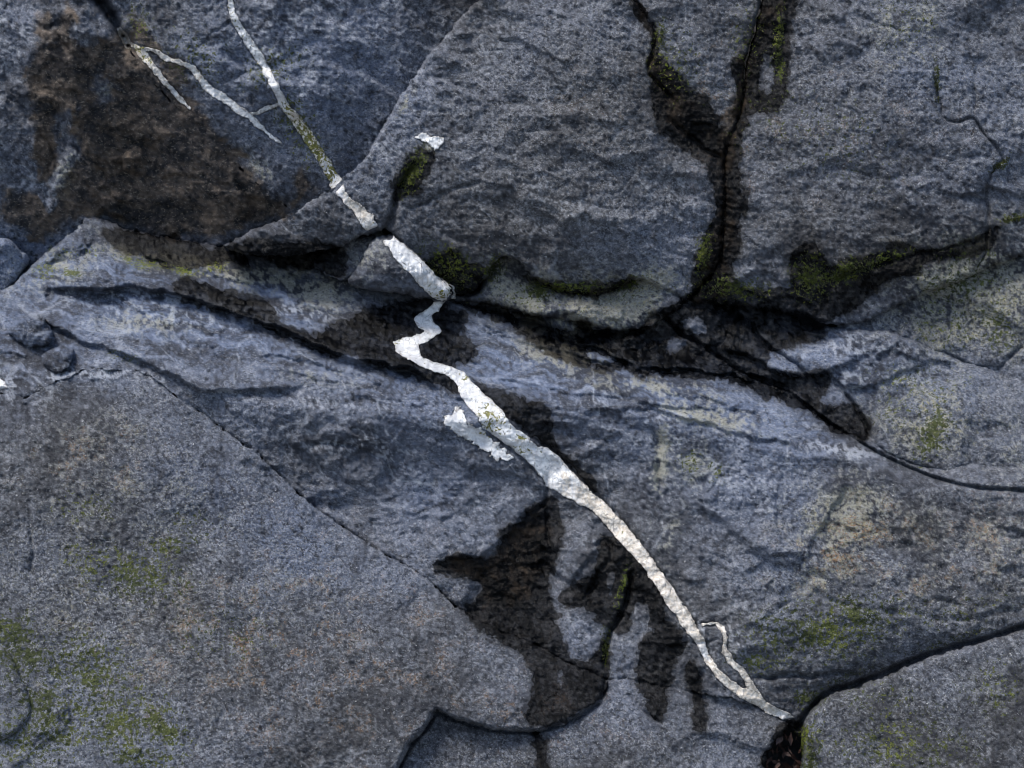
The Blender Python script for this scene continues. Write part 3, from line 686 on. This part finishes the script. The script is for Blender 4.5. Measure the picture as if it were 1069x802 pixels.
VEINS.append(('zigzag pure white vein widening down the ledge into a long tapering tail',
     z5((470, 378), (505, 388), (482, 402), (466, 430), (448, 445), (452, 465), (474, 490), (442, 516), (404, 536), (412, 570), (450, 590), (510, 604), (552, 630), (584, 662), (622, 700), (662, 740))
     + z8((410, 100), (440, 135), (470, 155), (500, 185), (530, 190), (565, 215), (590, 250), (630, 290), (670, 325), (700, 350), (740, 395), (780, 445), (820, 495), (850, 540), (890, 590), (920, 640), (950, 690))
     + z10((30, 340), (60, 385), (80, 425), (95, 455), (100, 480), (130, 525), (165, 560), (205, 583), (240, 585), (265, 620), (300, 640), (342, 662), (310, 662), (270, 647), (230, 622), (190, 602), (165, 585), (130, 547), (100, 512), (80, 467), (60, 437), (30, 397))
     + z8((935, 722), (910, 682), (880, 642), (850, 592), (820, 552), (790, 512), (750, 467), (710, 422), (680, 387), (640, 352), (600, 336), (560, 316), (530, 296), (510, 262), (490, 237), (460, 211), (420, 181), (380, 152), (345, 127), (330, 97), (300, 62))
     + z5((540, 690), (525, 652), (490, 622), (440, 612), (390, 587), (345, 562), (328, 526), (370, 514), (400, 504), (434, 492), (410, 480), (394, 455), (400, 443), (440, 428), (460, 402))))
VEINS.append(('short forked white vein branch looping to the right near the vein tail',
     z10((88, 404), (130, 399), (148, 412), (156, 440), (153, 465), (173, 500), (203, 525), (218, 550), (233, 582), (214, 585), (206, 562), (191, 539), (161, 509), (144, 482), (149, 452), (146, 430), (125, 404), (90, 407))))
VEINS.append(('ragged bright white quartz flake left of the zigzag vein',
     z8((232, 98), (260, 90), (274, 66), (292, 82), (300, 112), (330, 138), (356, 156), (388, 184), (424, 215), (416, 228), (386, 218), (352, 196), (336, 182), (304, 172), (284, 158), (254, 138), (232, 124)), 3.0))
VEINS.append(('small white quartz chip above the dark mossy pocket in the top centre boulder',
     z2((252, 428), (272, 412), (290, 424), (335, 430), (330, 446), (306, 468), (296, 452), (276, 440)), 1.6))
VEINS.append(('bright white quartz spot at the left edge of the ledge',
     z4((-60, 585), (-10, 570), (12, 590), (20, 606), (0, 616), (-60, 620))))

VEINSD = np.full(GU.shape, -30.0)
def rag_of(u, v): return 1.5 * fbm(u, v, 13, 2, 71) + 1.7 * fbm(u, v, 5, 3, 72, .65)
for p_, *r_ in [v_[1:] for v_ in VEINS]:
    p_ = np.asarray(p_, float); q_ = on_box(p_, 20); wu_, wv_ = warp(GU[q_], GV[q_], .5)
    VEINSD[q_] = np.maximum(VEINSD[q_], poly_sd(wu_, wv_, p_) + .9 + (r_[0] if r_ else 1.0) * rag_of(GU[q_], GV[q_]))

# relief common to all rock: chipped facets, lumps and grain, in metres
def rock_depth(ctrl, lump=.020, chip=.010, grain=.006, lam=0.0, seed=0, flow=0.0):
    if isinstance(ctrl, dict):
        f1, f2 = tps(ctrl['top']), tps(ctrl['front'])
        def f(u, v):
            a = f1(u, v) + .012 * fbm(u, v, 46, 4, seed + 41, .6); b = f2(u, v)
            k = .010
            return np.maximum(a, b) + k * np.exp(-np.abs(a - b) / k) * .5
    else: f = tps(ctrl)
    def fn(u, v, s):
        d = f(u, v) + sample(RELIEF, u, v)
        d = d + lump * fbm(u, v, 130, 3, seed, .5)
        x = u + 9 * fbm(u, v, 30, 2, seed + 7); y = v + 9 * fbm(u, v, 30, 2, seed + 8)
        vary = .35 + 1.1 * sstep(-.2, .4, fbm(u, v, 140, 3, seed + 31, .6))
        vary = vary * (1 - .55 * sample(FOLI, u, v)) * sample(ROUGH, u, v)
        x2 = u + 3.5 * fbm(u, v, 12, 3, seed + 17); y2 = v + 3.5 * fbm(u, v, 12, 3, seed + 18)
        d = d + chip * 1.5 * shatter(x, y, 85, .9, seed + 3, flow, 1.7, .5, .12)
        d = d + chip * .9 * vary * shatter(x2, y2, 30, .9, seed + 5, flow, 1.7, .5, .12)
        d = d + chip * .42 * vary * shatter(x2, y2, 12, .9, seed + 6, flow, 1.6, .7, .2)
        d = d - chip * .35 * fbm(x, y, 40, 5, seed + 11, .6, flow, 1.5, ridged=True)
        d = d + grain * (fbm(u, v, 8, 3, seed + 9, .7) - .6 * fbm(u, v, 5, 2, seed + 19, .6, 0, 1, ridged=True))
        d = d + .008 * sstep(-1.0, 1.5, sample(VEINSD, u, v))
        if lam:
            fo = sample(FOLI, u, v)
            d = d + lam * fo * (fbm(u, v, 13, 4, seed + 13, .6, math.radians(9), 7, ridged=True) + .6 * fbm(u, v, 34, 2, seed + 14, .5, math.radians(11), 4))
        return d
    return fn
RA = ATTR
def rock(name, label, poly, ctrl, r=16, R=.05, cat='rock', group=None, spacing=CS, thick=.3, gap=.5, smooth=1, **kw):
    o = patch(name, poly, rock_depth(ctrl, **kw), spacing, r, R, M_ROCK, RA, thick, smooth, gap=gap, rag=1.3)
    return tag(o, label, cat, group)

# ------------------------------------------------------------------ setting: ground and the mass of rock behind the joints
def sheet(name, co, quads, mat):
    me = make_mesh(name, np.array(co, float), np.array(quads), mat, {})
    o = bpy.data.objects.new(name, me); COL.objects.link(o); o['kind'] = 'structure'; return o
sheet('ground', [(-500, -500, 0), (500, -500, 0), (500, 500, 0), (-500, 500, 0)], [(0, 1, 2, 3)], M_GROUND)
bed = patch('bedrock', [(-149, -149), (1219, -149), (1219, 959), (-149, 959)],
            lambda u, v, s: 5.02 - .00055 * v + .05 * fbm(u, v, 160, 3, 77), 8, 10, .05, M_BED, None, .4, 0, 0, write=False)
bed['kind'] = 'structure'

# ------------------------------------------------------------------ blocks
CR_A = [(92, -149), (98, 0), (118, 20), (128, 38), (140, 60), (170, 98), (200, 125), (216, 141), (256, 182), (296, 212), (320, 236), (345, 300)]
CTRL_A = [(0, 0, 4.52), (90, 0, 4.50), (-130, -130, 4.6), (0, 200, 4.60), (150, 120, 4.58), (250, 200, 4.66), (100, 230, 4.68), (330, 300, 4.8), (-130, 300, 4.7), (0, 100, 4.54), (70, 60, 4.50), (60, 160, 4.60), (200, 160, 4.61), (120, 0, 4.53), (240, 0, 4.50), (420, 0, 4.56), (600, -130, 4.62), (300, 130, 4.55), (350, 180, 4.60), (420, 80, 4.62), (480, 280, 4.75), (120, -130, 4.58)]
rim(CR_A[3:], .06, 14)
rock('boulder', 'upper left boulder stained dark brown, left of the thin forked white vein',
     [(-149, -149)] + CR_A + [(200, 330), (-149, 330)],
     CTRL_A,
     r=8, R=.015, lump=.035, chip=.022, grain=.007, seed=10, flow=.6, gap=-.6)
rock('boulder', 'blue grey boulder at top left carrying the straight mossy white vein',
     [(100, -149)] + [(x + 1, y) for x, y in CR_A[1:]] + [(480, 300), (560, 120), (640, -149)],
     CTRL_A,
     r=8, R=.015, lump=.035, chip=.022, grain=.007, seed=10, flow=.6, gap=-.6)

CR_BC = z6((262, 198), (300, 160), (345, 110), (350, 60), (355, 0)) + z3((160, 650), (165, 560), (160, 480), (175, 430), (195, 380), (215, 330), (222, 270), (225, 200), (240, 140), (262, 50), (275, 0)) + [(798, -149)]
rim(CR_BC[2:], .10, 14); rim([(344, 196), (364, 182)], .05, 12)
rock('boulder', 'large grey boulder at top centre with a straight diagonal left edge',
     [(508, -149), (503, 0), (490, 12), (455, 45), (432, 80), (418, 100), (395, 140), (380, 165), (366, 180), (352, 192), (330, 207), (300, 228), (262, 240), (240, 252), (233, 258), (262, 268), (300, 268), (335, 262), (360, 256), (378, 246), (392, 244), (404, 238)]
     + z5((345, 215), (400, 280), (450, 335), (510, 378), (570, 375), (615, 330), (630, 290), (665, 262), (715, 268), (745, 320), (800, 345), (860, 378), (940, 383), (1020, 360), (1069, 335)) + z6((150, 140), (200, 165), (245, 185)) + CR_BC,
     [(500, 0, 4.40), (420, 110, 4.40), (352, 195, 4.36), (250, 252, 4.42), (300, 245, 4.38), (380, 240, 4.385), (450, 290, 4.46), (560, 150, 4.34), (600, 290, 4.40), (500, 260, 4.39), (700, 100, 4.38), (730, 280, 4.42), (780, 0, 4.40), (600, -130, 4.45), (620, 30, 4.36), (660, 230, 4.36)],
     r=6, R=.034, lump=.026, chip=.018, grain=.007, seed=30, flow=.3, gap=.25)
rock('boulder', 'broad grey boulder at top right, right of the brown seeping crack',
     CR_BC + [(1219, -149), (1219, 215)] + z6((1069, 83), (1000, 108), (930, 140), (880, 157), (800, 187), (740, 217), (680, 247), (590, 252), (540, 222), (480, 218), (390, 205)),
     [(760, 280, 4.42), (780, 100, 4.40), (800, -130, 4.46), (900, 100, 4.35), (900, 320, 4.38), (850, 340, 4.41), (1000, 60, 4.37), (1020, 250, 4.35), (1069, 150, 4.36), (1200, 0, 4.4), (1200, 200, 4.4), (880, 250, 4.34), (960, 200, 4.33)],
     r=6, R=.034, lump=.026, chip=.018, grain=.007, seed=30, flow=.3, gap=.25)
rock('boulder', 'pale lichen speckled boulder at right edge below the broad grey boulder',
     z6((600, 250), (700, 170), (900, 100), (1069, 40), (1400, -40), (1400, 470), (1069, 420), (930, 380), (850, 340), (700, 320)),
     [(920, 330, 4.46), (1069, 240, 4.46), (1069, 390, 4.38), (950, 360, 4.42), (1200, 250, 4.47), (1200, 400, 4.38), (1000, 300, 4.42)],
     r=20, R=.04, lump=.03, chip=.016, seed=50, flow=.3)
rock('boulder', 'folded blue grey rock with bright moss specks at right, above the curved crack',
     z6((560, 255), (620, 256), (700, 255), (760, 262), (850, 300), (930, 336), (1000, 356), (1069, 376), (1400, 460), (1400, 660), (1069, 642), (940, 634), (820, 600), (700, 540), (640, 505), (560, 450), (500, 400), (430, 378), (380, 362), (320, 330), (300, 280), (330, 220), (400, 190), (480, 200)),
     [(800, 350, 4.47), (740, 330, 4.52), (910, 345, 4.42), (1069, 400, 4.35), (830, 420, 4.38), (930, 400, 4.33), (920, 460, 4.24), (1000, 440, 4.22), (1069, 495, 4.19), (1200, 500, 4.2), (1200, 420, 4.32), (860, 380, 4.40), (880, 450, 4.31), (960, 485, 4.21)],
     r=9, R=.05, lump=.03, chip=.022, seed=60, flow=.5, lam=.006)
rock('rock', 'dark wet rock wedged in the joint below the seeping crack',
     z6((-60, 215), (0, 225), (100, 220), (200, 170), (300, 160), (380, 190), (420, 260), (400, 330), (385, 368), (300, 362), (130, 357), (60, 312), (0, 290), (-60, 262)),
     [(600, 335, 4.50), (660, 350, 4.50), (720, 320, 4.49), (760, 370, 4.46), (700, 380, 4.46), (640, 370, 4.49), (740, 330, 4.50), (780, 350, 4.48)],
     r=14, R=.05, lump=.03, chip=.034, grain=.006, seed=70, flow=-.6)
rock('rock', 'pale lichened stone tucked under the large top centre boulder',
     z5((535, 394), (590, 372), (605, 310), (640, 240), (760, 240), (850, 320), (1069, 290)) + z6((240, 140), (262, 200), (222, 226), (170, 256), (100, 264), (60, 263), (28, 244)) + z5((930, 470), (850, 457), (770, 450), (700, 424), (600, 404)),
     [(490, 313, 4.46), (510, 290, 4.47), (550, 300, 4.45), (560, 330, 4.43), (620, 325, 4.42), (690, 310, 4.44), (640, 340, 4.42), (600, 280, 4.5), (700, 270, 4.5), (650, 300, 4.47)],
     r=12, R=.05, lump=.02, chip=.016, grain=.006, seed=80)
rock('rock', 'small dark rock under the left tip of the large top centre boulder',
     z5((70, 285), (130, 220), (220, 190), (290, 190), (260, 300), (190, 345), (110, 318)),
     [(325, 280, 4.48), (345, 260, 4.48), (380, 250, 4.48), (365, 290, 4.46)], r=10, R=.05, lump=.015, chip=.02, seed=85)
rock('rock', 'small pyramid shaped stone beside the widest upper stretch of the white vein',
     z5((178, 338), (212, 302), (238, 255), (262, 208), (285, 192), (334, 192), (410, 256), (480, 325), (520, 366), (500, 402), (455, 402), (420, 397), (360, 382), (260, 368), (205, 362)),
     [(365, 297, 4.43), (388, 250, 4.385), (400, 280, 4.345), (420, 260, 4.375), (472, 311, 4.40), (440, 306, 4.39), (390, 302, 4.40), (430, 288, 4.35), (455, 292, 4.375)],
     r=10, R=.05, lump=.012, chip=.014, grain=.007, seed=90)

BROW = z4((-400, 560), (0, 625), (80, 642), (180, 582), (270, 547), (400, 547), (490, 582), (530, 622), (570, 660), (650, 702), (720, 760), (790, 804)) + [(302, 507), (325, 527), (360, 552), (400, 578)]
HI = z9((130, 0), (200, 70), (280, 115), (370, 150), (440, 190), (500, 220), (538, 236))
HJ = z9((610, 230), (680, 255), (750, 265), (840, 278), (950, 325))
rim(BROW[:8], .12, 14); rim(BROW[8:] + HI, .15, 12); rim(HJ[:-1], .1, 10)
rock('ledge', 'long layered blue grey ledge crossed by the white vein, with its dark front face',
     z4((-440, 400), (0, 318), (60, 270), (130, 200), (200, 145), (250, 105), (280, 80), (330, 90), (360, 105), (420, 125), (520, 150), (640, 162), (700, 180))
     + [(250, 250), (300, 250), (360, 262), (400, 275), (470, 285), (540, 295), (620, 310), (700, 325), (780, 355), (850, 400), (900, 440), (960, 470), (1069, 490), (1219, 500), (1219, 640), (1069, 690), (960, 720), (880, 745), (838, 770), (826, 764)]
     + HJ[::-1] + HI[::-1] + BROW[::-1],
     dict(top=[(95, 235, 4.62), (0, 312, 4.43), (40, 282, 4.52), (240, 262, 4.64), (360, 290, 4.57), (470, 310, 4.52), (440, 328, 4.47), (480, 340, 4.46), (600, 340, 4.54), (700, 352, 4.51), (800, 400, 4.40), (900, 462, 4.24), (1069, 500, 4.15), (250, 235, 4.70), (620, 315, 4.62), (850, 395, 4.50), (960, 475, 4.28), (400, 275, 4.63),
               (100, 290, 4.48), (200, 330, 4.41), (350, 360, 4.38), (300, 390, 4.29), (450, 400, 4.28), (600, 390, 4.31), (700, 410, 4.27), (60, 340, 4.35), (100, 350, 4.33), (0, 360, 4.27), (800, 440, 4.22),
               (0, 405, 4.17), (100, 380, 4.23), (170, 400, 4.19), (236, 415, 4.185), (300, 424, 4.18), (360, 429, 4.175), (430, 436, 4.17), (500, 440, 4.165), (561, 422, 4.18), (633, 427, 4.175), (691, 438, 4.16), (742, 450, 4.15), (806, 469, 4.135), (846, 474, 4.13), (900, 482, 4.12), (1000, 507, 4.09),
               (-130, 380, 4.2), (300, 540, 3.95), (500, 560, 3.92), (700, 560, 3.92), (900, 600, 3.88), (1100, 640, 3.85), (100, 520, 3.98), (500, 720, 3.7), (900, 740, 3.65)],
          front=[(170, 400, 4.19), (236, 415, 4.185), (300, 424, 4.18), (360, 429, 4.175), (430, 436, 4.17), (500, 440, 4.165), (561, 422, 4.18), (633, 427, 4.175), (691, 438, 4.16), (742, 450, 4.15), (806, 469, 4.135), (846, 474, 4.13), (900, 482, 4.12), (1000, 507, 4.09), (1100, 515, 4.08),
               (260, 465, 4.20), (330, 470, 4.215), (350, 520, 4.21), (440, 595, 4.165), (400, 500, 4.225), (480, 510, 4.225), (560, 480, 4.20), (560, 560, 4.215), (540, 630, 4.16), (620, 690, 4.10), (640, 600, 4.15), (720, 500, 4.16), (720, 560, 4.14), (850, 600, 4.07), (800, 520, 4.13), (760, 680, 4.06), (830, 730, 4.06), (950, 600, 4.045), (1069, 640, 4.015), (950, 670, 4.03), (1200, 560, 4.06), (900, 540, 4.09), (960, 710, 4.10),
               (0, 300, 4.1), (200, 300, 4.12), (400, 330, 4.12), (600, 330, 4.12), (800, 370, 4.08), (1000, 420, 4.04), (-130, 350, 4.1)]),
     cat='rock ledge', r=7, R=.02, lump=.022, chip=.017, grain=.006, seed=100, flow=.15, lam=.009, gap=-.4)
rock('boulder', 'huge smooth speckled boulder filling the lower left corner',
     BROW + HI + z9((530, 280), (490, 310), (440, 335), (380, 350), (280, 345), (200, 320), (160, 300), (140, 340), (100, 380), (75, 432)) + [(396, 959), (-149, 959)],
     [(0, 410, 4.15), (90, 385, 4.21), (180, 411, 4.19), (266, 470, 4.17), (350, 545, 4.16), (440, 605, 4.13), (560, 675, 4.09), (630, 712, 4.06), (0, 600, 4.0), (200, 600, 4.03), (0, 800, 3.88), (200, 800, 3.88), (400, 760, 3.95), (500, 730, 4.0), (560, 755, 4.01), (-130, 400, 4.15), (-130, 900, 3.85), (400, 900, 3.86), (100, 450, 4.10), (330, 650, 4.02)],
     smooth=0, r=6, R=.020, lump=.024, chip=.008, grain=.0055, seed=110, flow=.5, gap=-.4)
rock('boulder', 'low rounded grey boulder at bottom centre below the wet seep',
     z9((40, 440), (130, 320), (160, 275), (280, 315), (440, 305), (505, 270), (520, 240), (538, 236)) + HJ + z9((945, 350), (905, 380), (893, 432)) + [(798, 959), (370, 959)],
     [(640, 720, 4.07), (720, 725, 4.06), (820, 750, 4.08), (600, 790, 4.00), (460, 790, 4.01), (760, 790, 4.0), (600, 900, 3.93), (440, 760, 4.05), (540, 770, 4.04)],
     r=7, R=.022, lump=.02, chip=.010, grain=.006, seed=120, flow=.3, gap=-.4)
rock('boulder', 'dark speckled boulder in the lower right corner below the wide crack',
     z10((364, 700), (370, 665), (400, 632), (440, 594), (500, 584), (580, 553), (680, 508), (780, 474), (860, 456), (980, 413)) + [(1219, 590), (1219, 959), (835, 959), (836, 802)],
     [(860, 730, 3.99), (950, 690, 3.98), (1069, 660, 3.97), (950, 800, 3.89), (1069, 800, 3.87), (900, 900, 3.83), (1200, 700, 3.93), (850, 800, 3.93)],
     r=6, R=.035, lump=.016, chip=.009, grain=.006, seed=130, flow=.2)
rock('rock', 'small blue grey block at far left edge beside the ledge tip',
     z4((-440, 120), (0, 142), (40, 152), (75, 185), (102, 214), (40, 290), (0, 330), (-440, 480)),
     [(0, 250, 4.50), (30, 268, 4.52), (0, 295, 4.48), (-100, 260, 4.5), (-100, 330, 4.45)], r=9, R=.05, lump=.015, chip=.02, seed=140)
rock('rock', 'small cracked stone lying on the left end of the ledge',
     z4((15, 432), (55, 388), (105, 368), (150, 402), (172, 470), (110, 485), (60, 470)),
     [(8, 345, 4.27), (35, 328, 4.27), (55, 350, 4.245), (30, 355, 4.25), (30, 340, 4.24)], r=8, R=.05, lump=.01, chip=.016, seed=150, thick=.12)
rock('rock', 'small loose angular stone lower on the left end of the ledge',
     z4((125, 508), (160, 482), (200, 474), (234, 500), (216, 532), (180, 564), (130, 542)),
     [(45, 372, 4.21), (75, 365, 4.21), (60, 385, 4.19), (60, 372, 4.19)], r=7, R=.05, lump=.008, chip=.014, seed=160, thick=.1)
rock('rock', 'smooth dark blue chipped hollow, built as a small block, at the far left near the bottom mossy patch',  # chipped hollow of the lower left boulder, stood in for by an added block
     z7((-300, 500), (0, 520), (30, 555), (72, 640), (74, 685), (40, 725), (0, 745), (-300, 800)),
     [(-100, 660, 3.93), (0, 675, 3.935), (30, 735, 3.905), (0, 770, 3.88), (-100, 790, 3.87), (10, 720, 3.90)], r=7, R=.03, lump=.012, chip=.014, grain=.002, seed=170, thick=.15)

# ------------------------------------------------------------------ quartz veins
K = np.ones(5) / 5
def blur(A):
    for _ in range(2):
        A = np.apply_along_axis(lambda r_: np.convolve(np.pad(r_, 2, 'edge'), K, 'valid'), 0, A)
        A = np.apply_along_axis(lambda r_: np.convolve(np.pad(r_, 2, 'edge'), K, 'valid'), 1, A)
    return A
COMP = np.minimum(COMP, 4.9); COMP = .5 * COMP + .5 * blur(COMP)

TANF = blobs([(375, 215, 14, 24, -30, 1.), (650, 545, 60, 30, 40, 1.4), (700, 620, 60, 70, 0, 1.35), (780, 715, 60, 40, 0, 1.3), (600, 510, 20, 14, 0, .6), (160, 70, 60, 60, 0, .8), (320, 150, 30, 60, 0, .8), (590, 500, 16, 12, 0, .4), (450, 290, 20, 16, 0, .3), (470, 360, 20, 16, 0, .4), (755, 680, 30, 30, 0, .8), (720, 570, 12, 40, 0, 1.2), (405, 290, 8, 30, -30, .5)])
VMOSS = blobs([(325, 150, 16, 50, -30, 1.0), (345, 182, 10, 12, 0, 1.), (300, 115, 10, 12, 0, .8), (143, 52, 14, 8, 0, .9), (152, 62, 8, 10, 0, .8), (244, 20, 8, 26, 0, .45), (462, 305, 14, 9, 0, .75), (485, 395, 10, 6, 0, .6), (512, 440, 16, 22, -30, .85), (545, 465, 14, 14, 0, .6), (415, 357, 10, 5, 0, .7), (250, 60, 60, 60, 0, .25)])
def vein(label, poly, ragged=1.0):
    def fn(u, v, s):
        x = u + 4 * fbm(u, v, 14, 2, 91); y = v + 4 * fbm(u, v, 14, 2, 92)
        k = np.clip(s / 3, 0, 1)
        return comp_at(u, v) - .0095 + k * (.0016 * shatter(x, y, 15, .9, 5, .9, 2.0, .6, .12) + .0012 * shatter(x, y, 6, .9, 8, .9, 1.6, .6, .2)) + .0012 * fbm(u, v, 4, 3, 6)
    o = patch('quartz_vein', poly, fn, .8, 1.6, .004, M_QUARTZ, dict(moss=VMOSS, tan=TANF, edge=VEINSD), .03, 0, .5, write=False, gap=-.9, use_rim=False, rag=ragged)
    return tag(o, label, 'quartz vein')
for v_ in VEINS: vein(*v_)

# ------------------------------------------------------------------ moss cushions in the cracks (uncountable)
def scatter_moss():
    rnd = np.random.default_rng(3)
    spots = []
    for (x, y, rx, ry, ang, n) in [(430, 180, 6, 20, 25, 260), (515, 282, 7, 12, 20, 160), (562, 305, 12, 6, 20, 180), (470, 290, 24, 10, 35, 220), (845, 290, 12, 16, 0, 200), (885, 284, 26, 5, -24, 240), (600, 302, 34, 4, 0, 160), (765, 303, 34, 7, 0, 260),
                                   (736, 268, 4, 14, 10, 120), (1045, 172, 9, 3, -35, 110), (1058, 229, 14, 3, -12, 130), (814, 45, 3, 22, 8, 120), (845, 790, 9, 18, 0, 260), (632, 672, 3, 12, 0, 90), (978, 90, 2, 18, 0, 60), (692, 38, 3, 12, 0, 50), (880, 708, 26, 3, -22, 90), (990, 669, 40, 3, -17, 110), (905, 280, 20, 4, -20, 80)]:
        a = math.radians(ang); q = rnd.normal(0, .62, (n, 2))
        u = x + q[:, 0] * rx * math.cos(a) - q[:, 1] * ry * math.sin(a); v = y + q[:, 0] * rx * math.sin(a) + q[:, 1] * ry * math.cos(a)
        spots.append(np.stack([u, v], 1))
    s = np.concatenate(spots); d = comp_at(s[:, 0], s[:, 1])
    keep = rnd.random(len(s)) < .65; s = s[keep]; d = d[keep]
    P = world_pt(s[:, 0], s[:, 1], d - .001)
    co, qd = [], []
    for p in P:
        for k in range(4):
            dirv = rnd.normal(0, 1, 3); dirv[1] -= 1.3; dirv[2] += .9; dirv /= np.linalg.norm(dirv)
            sidev = np.cross(dirv, rnd.normal(0, 1, 3)); sidev /= np.linalg.norm(sidev) + 1e-6
            L = rnd.uniform(.003, .008); w = L * .28
            b = p + rnd.normal(0, .002, 3); i = len(co)
            co += [b - sidev * w * .4, b + dirv * L * .55 - sidev * w, b + dirv * L, b + dirv * L * .55 + sidev * w]
            qd.append((i, i + 1, i + 2, i + 3))
    o = sheet('moss', co, qd, M_MOSS); o['kind'] = 'stuff'
    tag(o, 'small green moss tufts growing along the cracks and wet feet of the rocks', 'moss')
scatter_moss()

# ------------------------------------------------------------------ withered leaves in the gap at the bottom
def scatter_leaves():
    rnd = np.random.default_rng(5)
    co, qd = [], []
    for _ in range(130):
        u = rnd.uniform(792, 838); v = rnd.uniform(768, 850); d = rnd.uniform(4.05, 4.12) - (v - 780) * .0006
        p = world_pt(u, v, d)
        a = rnd.normal(0, 1, 3); a /= np.linalg.norm(a); b = np.cross(a, rnd.normal(0, 1, 3)); b /= np.linalg.norm(b); c = np.cross(a, b)
        L = rnd.uniform(.010, .022); w = L * rnd.uniform(.25, .45); i = len(co)
        co += [p - a * L, p - a * .1 * L + b * w + c * w * .5, p + a * L, p - a * .1 * L - b * w + c * w * .5]
        qd.append((i, i + 1, i + 2, i + 3))
    o = sheet('leaf_litter', co, qd, M_LEAF); o['kind'] = 'stuff'
    tag(o, 'dark reddish withered leaves caught in the gap at the bottom', 'leaves')
scatter_leaves()
